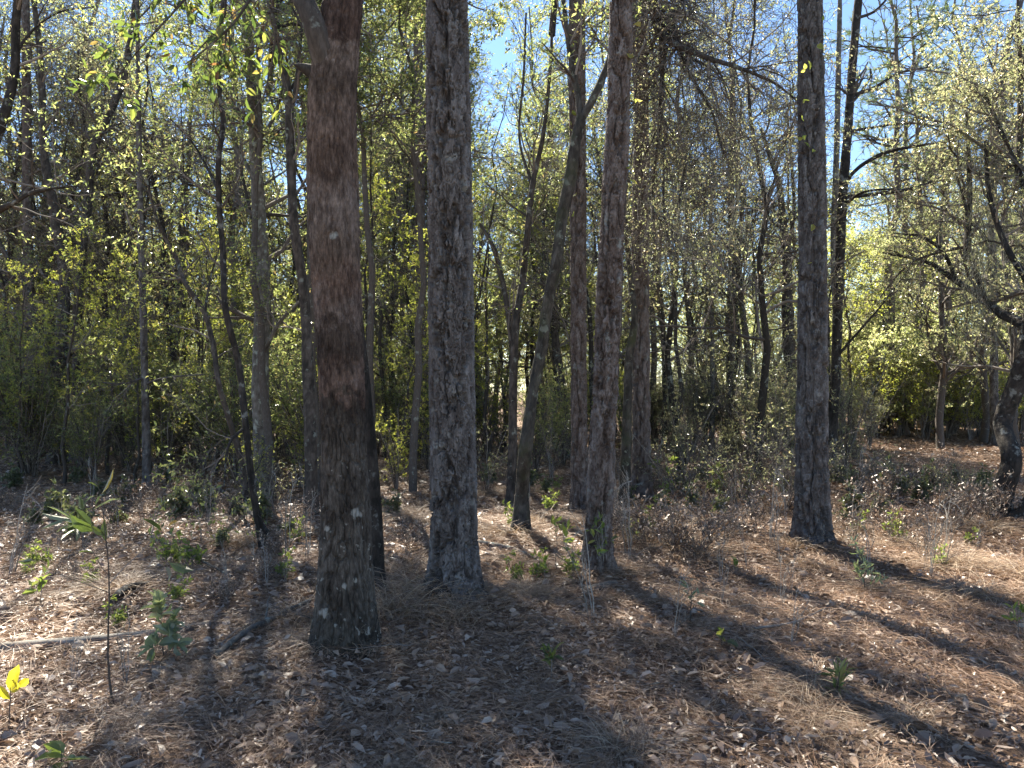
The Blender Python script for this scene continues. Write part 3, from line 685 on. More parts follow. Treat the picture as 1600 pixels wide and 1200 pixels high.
slim('bent dark trunk in the woods between the slim pine and the forked tree', [(884, 712, 17), (882, 640, 15), (874, 580, 14), (868, 530, 12), (862, 470, 9), (850, 380, 7)], 16, 'dark', None, seed=18, fol='leaf', nleaf=3, L=.055, W=.022)
slim('tall dark slender tree behind the lone right pine, with long bare branches reaching right', [(1297, 745, 19), (1299, 690, 16), (1305, 600, 15), (1311, 420, 15), (1317, 300, 15), (1325, 200, 13), (1333, 90, 13), (1341, 0, 12), (1350, -100, 10)], 13.4, 'black', 11, seed=19, wob=0,
     limbs=([(1319, 290, 7), (1333, 270, 6, -.2), (1373, 243, 6, -.4), (1440, 227, 4, -.6), (1495, 220, 2, -.7)], [(1318, 308, 7), (1370, 303, 6, -.3), (1440, 290, 4, -.5), (1500, 262, 2, -.6)],
            [(1330, 150, 7), (1370, 135, 5, .3), (1400, 116, 4, .5), (1450, 105, 3, .6)], [(1320, 320, 6), (1350, 300, 4, -.6), (1400, 296, 3, -1), (1460, 310, 2, -1.2)], [(1325, 205, 5), (1360, 200, 4, .4), (1420, 192, 3, .6), (1480, 200, 2, .8)],
            [(1335, 30, 6), (1370, 15, 4, .3), (1400, -20, 3, .4)], [(1305, 560, 5), (1340, 520, 4, -.3), (1375, 480, 3, -.4), (1420, 420, 2, -.4)]),
     fol='leaf', levels=[dict(k=9, t0=.25, t1=1, L=.55, ang=.8, n=6, wob=.2, up=.02, rr=.45), dict(k=4, t0=.3, t1=1, L=.25, ang=.8, n=5, wob=.2)], nleaf=1, L=.04, W=.018)
slim('pale thin trunk just left of the tall dark slender tree', [(1299, 700, 12), (1304, 550, 10), (1307, 380, 10), (1306, 250, 9), (1309, 100, 8), (1312, -40, 6)], 16, 'grey', None, seed=20)
slim('crooked dark trunk half hidden behind the left side of the lone right pine', [(1234, 694, 18), (1233, 600, 17), (1231, 480, 17), (1228, 400, 14), (1222, 335, 11), (1214, 290, 9), (1203, 250, 7), (1190, 200, 5)], 18, 'dark', None, seed=22,
     limbs=([(1228, 400, 8), (1240, 340, 6, -.2), (1238, 270, 5, -.3), (1230, 180, 4, -.3)],), fol='leaf', nleaf=4, L=.055, W=.024)
high_crown(t1, 424, -20, 9.4, 1.5)
high_crown(t2, 420, 10, 12, 2.3, 24)
high_crown(t3, 862, -60, 10.6, 1.7, 10)
t4 = slim('leafy tree whose stem hides behind the banded oak', [(556, 780, 14), (552, 600, 13), (545, 400, 12), (540, 200, 10), (536, 30, 9), (535, -60, 7)], 12.4, 'dark', None, seed=33)
high_crown(t4, 535, 0, 12.4, 1.7, 22, nleaf=6)
t5 = slim('leafy tree whose stem hides behind the thickest pine', [(703, 770, 14), (702, 600, 13), (700, 400, 12), (699, 200, 10), (697, 20, 9), (695, -60, 7)], 12.8, 'dark', None, seed=34)
high_crown(t5, 695, 0, 12.8, 1.5, 11, nleaf=4)
edge = slim('black-barked oak leaning right at the right edge with a limb spreading left', [(1562, 824, 30), (1562, 780, 29), (1570, 720, 28), (1583, 660, 27), (1597, 590, 27), (1607, 500, 25), (1618, 400, 22), (1625, 250, 18), (1640, 80, 15)], 8.9, 'black', None, nseg=60, step=.014, seed=23, name='oak_tree',
     limbs=([(1607, 520, 19), (1590, 503, 18, .2), (1565, 490, 15, .5), (1530, 462, 11, .9), (1495, 440, 9, 1.3), (1460, 415, 7, 1.6), (1420, 402, 5, 2), (1380, 395, 3, 2.2)],
            [(1495, 440, 7, 1.3), (1470, 390, 6, 1.5), (1440, 370, 5, 1.7), (1400, 365, 3, 2)], [(1540, 470, 8, .8), (1515, 390, 7, .9), (1510, 330, 5, .9), (1490, 260, 3, 1)],
            [(1612, 450, 12), (1570, 380, 9, .4), (1545, 300, 7, .6), (1540, 220, 5, .7)], [(1620, 330, 10), (1580, 240, 7, .5), (1540, 150, 5, .8)]),
     fol='leaf_olive', levels=[dict(k=8, t0=.3, t1=1, L=.8, ang=.9, n=6, wob=.2, up=.05, rr=.45), dict(k=7, t0=.2, t1=1, L=.38, ang=.8, n=5), dict(k=4, t0=.2, t1=1, L=.17, ang=.8, n=4)], nleaf=5, L=.036, W=.016)
high_crown(edge, 1510, 320, 9.9, 1.2, 14, 'leaf_olive', .04, .018)
high_crown(edge, 1590, 180, 9.6, 1.5, 16, 'leaf_olive', .04, .018)
slim('black root-like stem rising beside the foot of the oak at the right edge', [(1578, 826, 18), (1590, 808, 17, -.02), (1606, 786, 16, -.05), (1630, 740, 14, -.1), (1645, 680, 12, -.1)], 8.7, 'black', None, nseg=30, step=.02, seed=24, wob=0)
slim('reddish trunk standing in the sunlit clearing near the right edge', [(1555, 694, 14), (1554, 600, 12), (1553, 450, 11), (1552, 330, 11), (1556, 240, 10), (1563, 167, 10), (1569, 90, 9), (1590, 20, 8), (1610, -50, 7)], 20, 'pine', None, seed=25, name='pine_tree', fol='leaf_olive', nleaf=4, L=.06, W=.028)
slim('very thin far stem in the pale thicket at right', [(1466, 690, 8), (1469, 600, 7), (1471, 520, 6), (1468, 430, 5), (1462, 330, 4)], 22, 'dark', None, seed=26)
slim('thin straight far trunk with a dark foot, right of the dark scaly pine', [(1142, 706, 12), (1141, 640, 11), (1140, 540, 11), (1141, 400, 10), (1142, 250, 9), (1146, 100, 8)], 18.5, 'pine', None, seed=27)
slim('thin grey stem left of the straight far trunk', [(1112, 712, 9), (1113, 600, 8), (1114, 480, 7), (1110, 380, 6), (1115, 250, 5)], 17.5, 'grey', None, seed=28)
slim('thin dark stem just right of the dark scaly pine', [(1037, 700, 9), (1038, 600, 8), (1036, 500, 7), (1030, 420, 5)], 18.5, 'dark', None, seed=29)
slim('small dark stem leaning right in the thicket left of the lone right pine', [(1183, 728, 9), (1192, 670, 8), (1202, 610, 7), (1216, 560, 6), (1235, 510, 4)], 15, 'dark', None, seed=30, fol='leaf', nleaf=4, L=.045, W=.02)

# ------------------------------------------------------------------ woodland behind: kinds of tree, then copies
FX = (0, -500, 0)
def make_tree(name, h, clear, n1, L1, n2, L2, n3, L3, nleaf, leaf, L, W, bark, r0=.08, up=.08, lean=.12, twig='twig', nt=12, needle=False, ang=1.0, stems=1):
    root = thing(name, None, 'tree', FX)
    g = Geo(); b = Geo(); lf = Geo()
    for s in range(stems):
        t = np.linspace(0, 1, nt); wx = np.cumsum(R.normal(0, lean, nt)) * h / nt + (R.normal(0, .35) * t * h * .3 if stems > 1 else 0); wy = np.cumsum(R.normal(0, lean, nt)) * h / nt + (R.normal(0, .35) * t * h * .3 if stems > 1 else 0)
        wx -= wx[0]; wy -= wy[0]
        P = np.stack([wx, wy, t * h - .1], 1)[None]; r = (r0 * (1 - .82 * t))[None]
        V, q, tn = tubes(P, r, 9); g.add(V, q, None, tn)
        a, ra = kids(P, r, n1, clear, .99, L1, ang, 7, .2, up, .5); V, q, tn = tubes(a, ra, 4); b.add(V, q, None, tn)
        c, rc = kids(a, ra, n2, .2, 1, L2, .85, 6, .24, up * .6, .6); V, q, tn = tubes(c, np.maximum(rc, .003), 3); b.add(V, q, None, tn)
        if needle:
            p = np.concatenate([c[:, -1], c[:, 3], a[:, -1]]); tn_ = unit(np.concatenate([c[:, -1] - c[:, -2], c[:, 3] - c[:, 2], a[:, -1] - a[:, -2]]))
            V, tr_, t_ = needles(p, tn_, nleaf, L, W, .5); lf.add(V, None, tr_, t_)
        else:
            d, rd = kids(c, rc, n3, .2, 1, L3, .85, 4, .25, 0, .6); V, q, tn = tubes(d, np.maximum(rd, .0025), 3); b.add(V, q, None, tn)
            if nleaf:
                p, tn_ = on_twigs(d, int(nleaf * 1.7)); f = 3.2 / L1 ** .5
                kp = vnoise3(p[:, 0] * f + 5, p[:, 1] * f, p[:, 2] * f) * .75 + .25 * vnoise3(p[:, 0] * f * 3, p[:, 1] * f * 3, p[:, 2] * f * 3) > .46
                lf.add(*leaves(p[kp], tn_[kp], L, W, 0, .9, .6, .1))
    link('trunk', g.mesh('trunk', M[bark], True), root)
    link('branches', b.mesh('branches', M[twig]), root)
    if lf.n: link('crown', lf.mesh('crown', M[leaf]), root)
    return root

def make_shrub(name, h, stems, n2, n3, nleaf, leaf, L, W, twig='twig', spread=.5, L2=.5, cat='shrub', lod=0):
    root = thing(name, None, cat, FX)
    a = R.uniform(0, 2 * PI, stems); n = 8
    t = np.linspace(0, 1, n)
    hh = h * R.uniform(.5, 1.1, stems)
    out = spread * R.uniform(.2, 1., stems)
    P = np.zeros((stems, n, 3))
    P[..., 0] = (np.cos(a) * out)[:, None] * t ** 1.4 * hh[:, None] + R.normal(0, .03, (stems, n)).cumsum(1) * h * .3
    P[..., 1] = (np.sin(a) * out)[:, None] * t ** 1.4 * hh[:, None] + R.normal(0, .03, (stems, n)).cumsum(1) * h * .3
    P[..., 2] = hh[:, None] * t - .04
    r = np.linspace(.012, .004, n)[None] * np.ones((stems, 1)) * h / 2
    b = Geo(); lf = Geo()
    V, q, tn = tubes(P, r, 4); b.add(V, q, None, tn)
    c, rc = kids(P, r, n2, .2, 1, h * .32, .8, 6, .22, .08, .6); V, q, tn = tubes(c, np.maximum(rc, .002), 3); b.add(V, q, None, tn)
    d, rd = kids(c, rc, n3, .15, 1, h * .13, .8, 4, .22, .03, .7); V, q, tn = tubes(d, np.maximum(rd, .0015), 3); b.add(V, q, None, tn)
    link('stems', b.mesh('stems', M[twig]), root)
    if nleaf:
        p, tn_ = on_twigs(d, int(nleaf * (1.6 if h > 1 else 1)))
        if h > 1:
            f = 4.5 / h; kp = vnoise3(p[:, 0] * f + 5, p[:, 1] * f, p[:, 2] * f) * .7 + .3 * vnoise3(p[:, 0] * f * 3, p[:, 1] * f * 3, p[:, 2] * f * 3) > .47
            p = p[kp]; tn_ = tn_[kp]
        lf.add(*leaves(p, tn_, L, W, lod, .9, .6, .1))
        link('foliage', lf.mesh('foliage', M[leaf]), root)
    return root

def place(src, spots, label, group, first=True):
    """put the kind itself on the first spot and copies on the others"""
    for i, s in enumerate(spots):
        px, d = s[0], s[1]; rz = s[2] if len(s) > 2 else R.uniform(0, 2 * PI); sc = s[3] if len(s) > 3 else R.uniform(.85, 1.2)
        x = (px - 800) / F * d; loc = (x, d, gz(x, d) - .02)
        if i == 0 and first:
            src.location = loc; src.rotation_euler = (0, 0, rz); src.scale = (sc,) * 3
            src['label'] = label; src['group'] = group
        else:
            copy_tree(src, loc, rz, sc, label, group, tilt=tuple(R.normal(0, .03, 2)))

small_oak = make_tree('small_oak_tree', 7.5, .16, 30, 1.9, 9, .75, 6, .3, 12, 'leaf', .043, .018, 'dark', .075)
tall_oak = make_tree('tall_leafy_tree', 15, .3, 30, 2.8, 9, 1.1, 7, .42, 11, 'leaf', .062, .027, 'grey', .13)
twiggy = make_tree('twiggy_tree', 6.5, .2, 26, 1.6, 10, .8, 7, .35, 3, 'leaf_olive', .04, .016, 'dark', .06, up=.05)
yellow = make_tree('yellow_leaved_sapling', 5.5, .3, 16, 1.2, 7, .6, 5, .3, 9, 'leaf_y', .048, .021, 'dark', .05)
olive = make_tree('olive_leaved_tree', 9, .15, 30, 2.3, 9, .9, 6, .35, 8, 'leaf_olive', .06, .028, 'dark', .1)
tall_twiggy = make_tree('tall_twiggy_tree', 12.5, .28, 34, 2.3, 11, 1.0, 8, .42, 3, 'leaf_olive', .05, .022, 'dark', .085, up=.04)
pole = make_tree('slender_pole_tree', 9.5, .35, 12, 1.1, 6, .5, 5, .26, 6, 'leaf', .05, .022, 'dark', .045, up=.1, lean=.16)
far_pine = make_tree('far_pine_tree', 15, .5, 26, 2.2, 7, .7, 0, 0, 22, 'needle', .24, .012, 'pine_dark', .15, up=.04, needle=True, ang=1.2)
far_oak = make_tree('pale_far_tree', 16, .12, 34, 3.2, 9, 1.3, 6, .55, 7, 'leaf_far', .12, .06, 'grey', .16)
high_oak = make_tree('high_crowned_oak_tree', 9.5, .58, 24, 1.8, 9, .75, 7, .32, 8, 'leaf', .055, .024, 'dark', .075, up=.04, nt=14)
pale_shrub = make_shrub('pale_sunlit_shrub', 2.6, 15, 8, 6, 7, 'leaf_far', .07, .032, spread=.5)
laurel = make_shrub('leafy_shrub', 2.6, 16, 8, 6, 7, 'leaf', .05, .021, spread=.45)
yshrub = make_shrub('yellow_green_shrub', 2.0, 10, 7, 5, 5, 'leaf_y', .05, .022, spread=.5)
oshrub = make_shrub('olive_shrub', 2.2, 14, 8, 6, 5, 'leaf_olive', .045, .018, spread=.5)
bare = make_shrub('bare_twiggy_shrub', 1.3, 8, 7, 5, 2, 'leaf_olive', .035, .016, twig='twig', spread=.8)

def strew(n, p0, p1, d0, d1, avoid=(), s0=.85, s1=1.2):
    """n spots spread over a fan of the woods"""
    out = []
    k = 0
    while len(out) < n and k < n * 40:
        k += 1
        px = p0 + (p1 - p0) * ((len(out) + R.random()) / n); d = math.sqrt(R.uniform(d0 * d0, d1 * d1))
        if any(a0 < px < a1 and e0 < d < e1 for a0, a1, e0, e1 in avoid): continue
        out.append((px, d, R.uniform(0, 6.28), R.uniform(s0, s1)))
    return out

CLEAR = [(1370, 1640, 11, 21.5)]
place(tall_oak, strew(13, -150, 1000, 21, 34, [(620, 880, 0, 99)]) + [(590, 22), (930, 23), (740, 31, 0, .75), (850, 25, 0, .9), (665, 23, 2, .85), (790, 27, 1, .8), (980, 26, 2, .9), (620, 26, 3, .9), (1050, 27, 4, .9)], 'tall leafy tree standing deep in the woods behind the near trunks', 'tall leafy trees deep in the woods')
place(high_oak, [(425, 10.9, 0, .9), (500, 11.3, 1, .9), (585, 11.2, 2, .9), (645, 11, 3, .85)], 'slender oak behind the front trunks with its leafy crown at the top', 'high-crowned oaks behind the front trunks')
place(tall_twiggy, strew(7, -120, 480, 17, 25) + strew(5, 560, 960, 19, 28) + strew(4, 980, 1210, 17, 25), 'tall tree with dense bare twigs and few leaves', 'tall twiggy trees')
place(pole, strew(20, -60, 780, 13.5, 26, s0=.7, s1=1.3) + strew(16, 780, 1340, 13.5, 26, s0=.7, s1=1.3) + strew(6, 1350, 1640, 25, 33, s0=.7, s1=1.2), 'slender dark pole-like young tree in the woods', 'slender pole trees')
place(small_oak, strew(16, -80, 760, 18, 28) + strew(9, 780, 1330, 18, 30), 'small dark-stemmed leafy tree in the thicket behind the near trunks', 'small leafy trees of the thicket')
place(twiggy, [(1185, 13.2, 3, 1.3), (1070, 15, 1, 1.3), (-60, 17.5, 0, 1.6), (30, 18.5, 2, 1.6), (110, 18, 1, 1.5), (185, 19.5, 4, 1.5), (260, 18.5, 4, 1.5)] + strew(8, -40, 700, 18, 27, s1=1.5) + strew(8, 720, 1250, 14.5, 26, CLEAR), 'brown twiggy tree with few leaves in the understorey', 'twiggy trees of the understorey')
place(yellow, [(30, 13, 0, .6), (100, 12.4, 1, .7), (170, 13.2, 2, .65), (215, 12.6, 3, .55), (520, 12.2, 4, .5), (620, 12.8, 1, .55)] + strew(14, -20, 480, 13.2, 20, s0=.45, s1=.9) + strew(6, 560, 1000, 14, 20, s0=.45, s1=.8) + [(245, 20), (330, 18), (280, 24), (600, 16), (760, 15.5), (1390, 24), (840, 18), (640, 13.5, 0, .7), (1330, 22), (1460, 27), (150, 25), (1180, 20)], 'slight sapling with glowing yellow-green leaves', 'yellow-green saplings')
place(olive, strew(2, 1380, 1460, 30, 38) + strew(4, 1560, 1750, 24, 34) + [(1590, 17), (1660, 14), (1535, 20.5, 0, 1.1), (1470, 19, 2, 1.), (1620, 21, 0, 1.2), (1450, 36, 0, 1.2)], 'broad olive-leaved tree behind the clearing on the right', 'olive-leaved trees behind the clearing')
place(olive, strew(10, -100, 900, 26, 38), 'broad olive-leaved tree deep in the woods left of the leaning pine', 'olive-leaved trees deep in the woods', False)
place(far_pine, [(1415, 23.5, 2, 1.05), (1440, 27, 0, 1.1), (1490, 25, 1, 1), (1420, 26), (640, 34), (1480, 33), (1540, 30), (980, 36), (870, 33), (250, 36), (1120, 33), (1380, 36), (590, 40)], 'tall far pine with dark needle tufts against the sky', 'far pines against the sky')
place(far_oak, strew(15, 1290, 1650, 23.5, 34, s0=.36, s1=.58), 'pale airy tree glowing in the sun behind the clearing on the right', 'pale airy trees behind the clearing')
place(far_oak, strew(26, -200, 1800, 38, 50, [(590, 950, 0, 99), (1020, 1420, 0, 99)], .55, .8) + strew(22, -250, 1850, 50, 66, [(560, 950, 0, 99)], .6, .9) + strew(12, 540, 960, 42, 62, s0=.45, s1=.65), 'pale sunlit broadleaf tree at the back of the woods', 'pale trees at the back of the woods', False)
place(pale_shrub, [(1370, 22.5, 0, 1.2), (1410, 23.2, 1, 1.), (1450, 22.2, 2, 1.1), (1490, 23, 3, .9), (1530, 22.5, 4, 1.1), (1575, 23, 5, 1.2), (1330, 24, 2, 1.5)] + strew(16, 1350, 1640, 23.5, 30, s0=.7, s1=1.3) + strew(4, 1290, 1660, 22, 32, s0=1.1, s1=2.1) + strew(12, -100, 1300, 26, 36, s0=1.1, s1=1.9), 'pale sunlit bush glowing at the back of the clearing or between far trunks', 'pale sunlit bushes')
place(laurel, strew(30, -40, 480, 12.6, 20, s0=.35, s1=1.25) + strew(16, 480, 1000, 11.5, 20, s0=.35, s1=1.1) + strew(16, -60, 1000, 20, 30, s0=.7, s1=1.6), 'dark glossy leafy shrub in the understorey of the left and middle woods', 'glossy shrubs of the understorey')
place(oshrub, strew(24, 1020, 1360, 11.5, 20, s0=.35, s1=1.1) + strew(14, 1000, 1340, 21.5, 32, s0=.7, s1=1.7), 'olive twiggy shrub in the thicket on the right', 'olive shrubs of the right thicket')
place(yshrub, [(1365, 21.8, 0, 1.2), (1405, 22.4, 1, 1.4), (1440, 21.6, 2, 1.1), (1480, 22.2, 3, 1.3), (1515, 21.7, 4, 1.2), (1590, 22, 5, 1.3), (40, 13.6, 0, .8), (130, 13.8, 1, .9), (260, 13.2, 2, .8), (620, 11.5, 0, .6), (470, 12, 0, .6), (395, 10.5, 0, .5), (760, 17), (1390, 26), (90, 18), (1250, 16, 0, .7), (670, 14, 0, .7)], 'low shrub with bright yellow-green backlit leaves', 'yellow-green shrubs')
place(bare, [(1060, 10, 0, .8), (1160, 10.5), (1330, 11, 0, .7), (430, 9.6, 0, .6), (760, 11), (860, 12.5), (1230, 10)] + strew(8, 1050, 1330, 9, 14, s0=.4, s1=.9) + strew(7, 1340, 1560, 9, 13, s0=.25, s1=.5) + strew(6, 0, 480, 11, 15), 'bare grey-brown twiggy shrub rising from the litter', 'bare twiggy shrubs')

def build_woods():
    """the closed wall of the far wood"""
    g = Geo()
    n = 1500
    az = R.uniform(-.85, .85, n); dist = R.uniform(58, 80, n)
    cx = np.sin(az) * dist; cy = np.cos(az) * dist
    topz = 9 + 6 * vnoise2(az * 9, az * 0 + 2.) 
    cz = R.random(n) ** .8 * topz
    m = 200
    p = np.stack([np.repeat(cx, m), np.repeat(cy, m), np.repeat(cz, m)], 1) + R.normal(size=(n * m, 3)) * np.array([1.1, 1.1, .8])
    p[:, 2] = np.abs(p[:, 2])
    V, q, t, tone = leaves(p, unit(R.normal(size=(n * m, 3))), .2, .11)
    g.add(V, q, t, tone)
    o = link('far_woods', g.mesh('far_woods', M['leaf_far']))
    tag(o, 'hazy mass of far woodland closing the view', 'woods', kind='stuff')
build_woods()

# ------------------------------------------------------------------ low plants and things on the ground
def dry_tuft(name, nb, h, spread, mat='grass', w=.0035):
    root_xy = R.normal(0, .10, (nb, 2))
    a = R.uniform(0, 2 * PI, nb); el = R.uniform(.5, 1.4, nb)
    d = np.stack([np.cos(a) * np.cos(el), np.sin(a) * np.cos(el), np.sin(el)], 1)
    l = h * R.uniform(.5, 1.2, nb)
    bend = np.stack([np.cos(a) * spread, np.sin(a) * spread, -np.sin(el) * R.uniform(.5, 1.0, nb)], 1) * .8
    V, q, m = strips(np.concatenate([root_xy, np.full((nb, 1), -.02)], 1), d, bend, l, np.full(nb, w), 5)
    V[:, 2] = np.maximum(V[:, 2], -.03)
    o = link(name, mesh(name, V, q, None, np.repeat(R.random(nb), m), M[mat]))
    return o

def spot(px, py):
    d = EYE * F / (py - 600)
    x = (px - 800) / F * d
    return np.array([x, d, gz(x, d)])

tufts = [dry_tuft('dry_grass_tuft', 260, .34, .5), dry_tuft('dry_grass_tuft', 190, .26, .7), dry_tuft('dry_grass_tuft', 330, .42, .55, w=.0042)]
TU = [(620, 985, 'straw-brown grass tuft draped against the right foot of the banded oak', 2, 1.0), (665, 955, 'brown grass tuft between the banded oak and the thickest pine', 2, 1.1), (705, 985, 'brown grass tuft in front of the foot of the thickest pine', 0, 1.),
      (455, 985, 'dry grass tuft left of the foot of the banded oak', 0, 1.), (1050, 862, 'largest reddish dry tuft, right of the green seedling', 2, 1.4), (1090, 880, 'reddish dry tuft at the right end of the large tuft', 0, 1.2), (1015, 850, 'reddish dry tuft behind the seedling by the leaning pine', 0, 1.2)]
TU += [(735, 955, 'small tan grass tuft at the right foot of the thickest pine', 1, .8), (680, 950, 'small tan grass tuft at the left foot of the thickest pine', 1, .8), (958, 908, 'small tan tuft at the right foot of the leaning scaly pine', 1, .8), (912, 905, 'small tan tuft at the left foot of the leaning scaly pine', 0, .7),
       (1240, 862, 'tan grass tuft at the left foot of the lone right pine', 0, .9), (1305, 858, 'tan grass tuft at the right foot of the lone right pine', 0, .9), (1275, 885, 'low tan grass tuft in front of the lone right pine', 1, .9), (835, 858, 'tan grass tuft at the foot of the crooked forked tree', 0, .8),
       (500, 1035, 'low dry tuft in front of the left foot of the banded oak', 1, .8), (585, 1030, 'low dry tuft in front of the right foot of the banded oak', 1, .8), (1545, 830, 'tan grass tuft at the foot of the black-barked oak', 0, 1.1)]
for i, (px, py, lab, k, sc) in enumerate(TU):
    p = spot(px, py); o = tufts[k].copy(); C.objects.link(o)
    o.location = p; o.scale = (sc,) * 3; o.rotation_euler = (0, 0, R.uniform(0, 6)); tag(o, lab, 'grass tuft', 'dry grass tufts on the forest floor')
cnt = 0
TL = 'loose tuft of dry tan grass on the leaf-strewn forest floor'
while cnt < 120:
    y = R.uniform(3, 14) ** 1.0; x = R.uniform(-.72, .72) * y + R.uniform(-.3, .3)
    py = 600 + EYE * F / y; px = 800 + x / y * F
    if px < 450 and R.random() < .5: continue
    if 460 < px < 760 and 900 < py < 1060: continue
    o = tufts[cnt % 3] if cnt < 3 else tufts[cnt % 3].copy()
    if cnt >= 3: C.objects.link(o)
    s = R.uniform(.45, 1.0) * min(1, .35 + y * .09)
    o.location = (x, y, gz(x, y)); o.scale = (s * 1.15, s * 1.15, s * .85); o.rotation_euler = (0, 0, R.uniform(0, 6))
    tag(o, TL, 'grass tuft', 'dry grass tufts on the forest floor'); cnt += 1

weed = make_shrub('dead_weed', .75, 3, 3, 2, 0, 'leaf_olive', .03, .012, twig='twig_grey', spread=.35, cat='weed')
W_ = []
for i in range(46):
    y = R.uniform(5, 13); px = R.uniform(780, 1600) if i % 3 else R.uniform(0, 480)
    W_.append((px, y, R.uniform(0, 6), R.uniform(.5, 1.3)))
place(weed, W_, 'thin dead weed stalk standing in the litter', 'dead weed stalks')

brush = make_shrub('dry_brush', .5, 9, 6, 4, 2, 'litter', .03, .012, twig='twig', spread=.9, cat='brush')
place(brush, [(1010, 7.2, 0, 1.2), (1050, 7.0, 1, 1.4), (1090, 6.9, 2, 1.2), (1130, 7.4, 3, 1.2), (1180, 8, 4, 1.2), (960, 7.6, 4, 1.), (1330, 7.6, 1, 1), (1400, 8, 2, 1.1), (1440, 7.2, 3, .9), (1500, 8.6, 1, 1.2), (640, 7.2, 0, .8), (430, 7, 3, .8), (420, 6, 1, .6), (350, 5.5, 2, .6)] + strew(12, 960, 1580, 8, 12, s0=.7, s1=1.5) + strew(8, 0, 480, 6, 11, s0=.6, s1=1.2), 'low tangle of dry reddish brown brush on the litter', 'dry brush tangles')
W2 = [(R.uniform(0, 470), R.uniform(4, 9), R.uniform(0, 6), R.uniform(.3, .8)) for _ in range(16)] + [(R.uniform(1000, 1600), R.uniform(4.5, 8), R.uniform(0, 6), R.uniform(.3, .8)) for _ in range(14)]
for (px, y, rz, sc) in W2:
    x = (px - 800) / F * y; copy_tree(weed, (x, y, gz(x, y)), rz, sc)

# small dead twigs lying about
def twig_mesh():
    n = 9; t = np.linspace(0, 1, n)
    P = np.stack([t * .7, np.cumsum(R.normal(0, .03, n)), .02 + np.abs(np.cumsum(R.normal(0, .012, n)))], 1)[None]
    r = np.linspace(.006, .0025, n)[None]; g = Geo(); V, q, tn = tubes(P, r, 5); g.add(V, q, None, tn)
    a, ra = kids(P, r, 4, .2, .9, .25, .8, 5, .2, -.02, .6); a[..., 2] = np.abs(a[..., 2]); V, q, tn = tubes(a, ra, 3); g.add(V, q, None, tn)
    return g
tw = [link('fallen_twig', twig_mesh().mesh('fallen_twig', M[m])) for m in ('twig', 'grey', 'dark')]
for i in range(54):
    y = R.uniform(3.2, 10); x = R.uniform(-.68, .68) * y
    o = tw[i] if i < 3 else tw[i % 3].copy()
    if i >= 3: C.objects.link(o)
    o.location = (x, y, gz(x, y) + .01); s_ = R.uniform(.5, 1.3) * .6; o.scale = (s_,) * 3; o.rotation_euler = (R.normal(0, .1), R.normal(-.04, .08), R.uniform(0, 6.28))
    tag(o, 'small dead twig lying on the litter', 'twig', 'dead twigs on the forest floor')

def seedling(label, px, py, h_px, leaf, nl, L, W, branches=4, name='seedling', cat='seedling', lean=0., low=.35, group=None, stemw=.004):
    b = spot(px, py); d = b[1]; h = h_px / F * d
    root = thing(name, label, cat, b, group)
    n = 8; t = np.linspace(0, 1, n)
    P = np.stack([lean * t * h + R.normal(0, .012, n).cumsum() * h, R.normal(0, .012, n).cumsum() * h, t * h - .03], 1)[None]
    P[:, 0, :2] = 0
    r = np.linspace(stemw, stemw * .4, n)[None]
    g = Geo(); lf = Geo()
    V, q, tn = tubes(P, r, 5); g.add(V, q, None, tn)
    a, ra = kids(P, r, branches, low, 1, h * .35, .9, 5, .15, .08, .7); V, q, tn = tubes(a, ra, 3); g.add(V, q, None, tn)
    p, tn_ = on_twigs(a, nl, .4); p2, t2 = on_twigs(P, max(2, nl // 2), .7)
    p = np.concatenate([p, p2]); tn_ = np.concatenate([tn_, t2])
    lf.add(*leaves(p, tn_, L, W, 1, .7, .7, .05))
    link('stem', g.mesh('stem', M['twig']), root); link('leaves', lf.mesh('leaves', M[leaf]), root)
    return root
seedling('tall thin sapling with a few green leaves, on sunlit litter at left', 178, 1110, 320, 'leaf_big', 2, .10, .04, 6, lean=-.05, low=.45, stemw=.006)
seedling('low seedling with shiny silvery leaves beside the grey log', 255, 1040, 90, 'leaf_pale', 9, .085, .042, 10, lean=0, low=.1)
seedling('small plant with a mottled golden leaf at the lower left edge', 14, 1140, 70, 'leaf_gold', 2, .11, .05, 2, low=.6)
seedling('green-leaved seedling at the bottom left below the dry grass', 98, 1205, 40, 'leaf_fresh', 2, .09, .04, 3, low=.4)
seedling('bright green seedling left of the leaning scaly pine', 868, 905, 85, 'leaf_fresh', 3, .085, .032, 5)
seedling('bright green many-leaved seedling in front of the foot of the leaning pine', 938, 915, 90, 'leaf_fresh', 5, .075, .024, 7)
seedling('single-stemmed small seedling with upright leaves just left of the leaning pine foot', 853, 915, 35, 'leaf_fresh', 2, .08, .03, 2)
seedling('pale bushy seedling right of the lone right pine', 1350, 920, 75, 'leaf_pale', 8, .06, .018, 11, low=.15)
seedling('spindly seedling with narrow pale leaves on the shaded litter in the middle', 1078, 975, 75, 'leaf_pale', 3, .055, .016, 5)
seedling('dark green two-leaved seedling on the shaded litter right of centre', 1128, 1015, 32, 'leaf_big', 2, .07, .045, 2)
seedling('green leafy seedling at the right edge', 1592, 990, 60, 'leaf_fresh', 4, .06, .022, 6)
seedling('tiny upright green leaf shoot below the lone right pine', 1154, 892, 18, 'leaf_fresh', 2, .08, .04, 1)
seedling('low grassy green seedling in the lower right litter', 1310, 1085, 45, 'leaf', 6, .09, .014, 6, low=.1)
seedling('low shaded green seedling in the lower middle litter', 862, 1060, 60, 'leaf_big', 4, .07, .02, 6)
seedling('two-leaved green shoot lying low at left', 65, 955, 45, 'leaf_fresh', 3, .08, .04, 3)
seedling('leggy green seedling at the foot of the thicket right of the dark scaly pine', 1040, 790, 80, 'leaf_fresh', 6, .07, .03, 8)
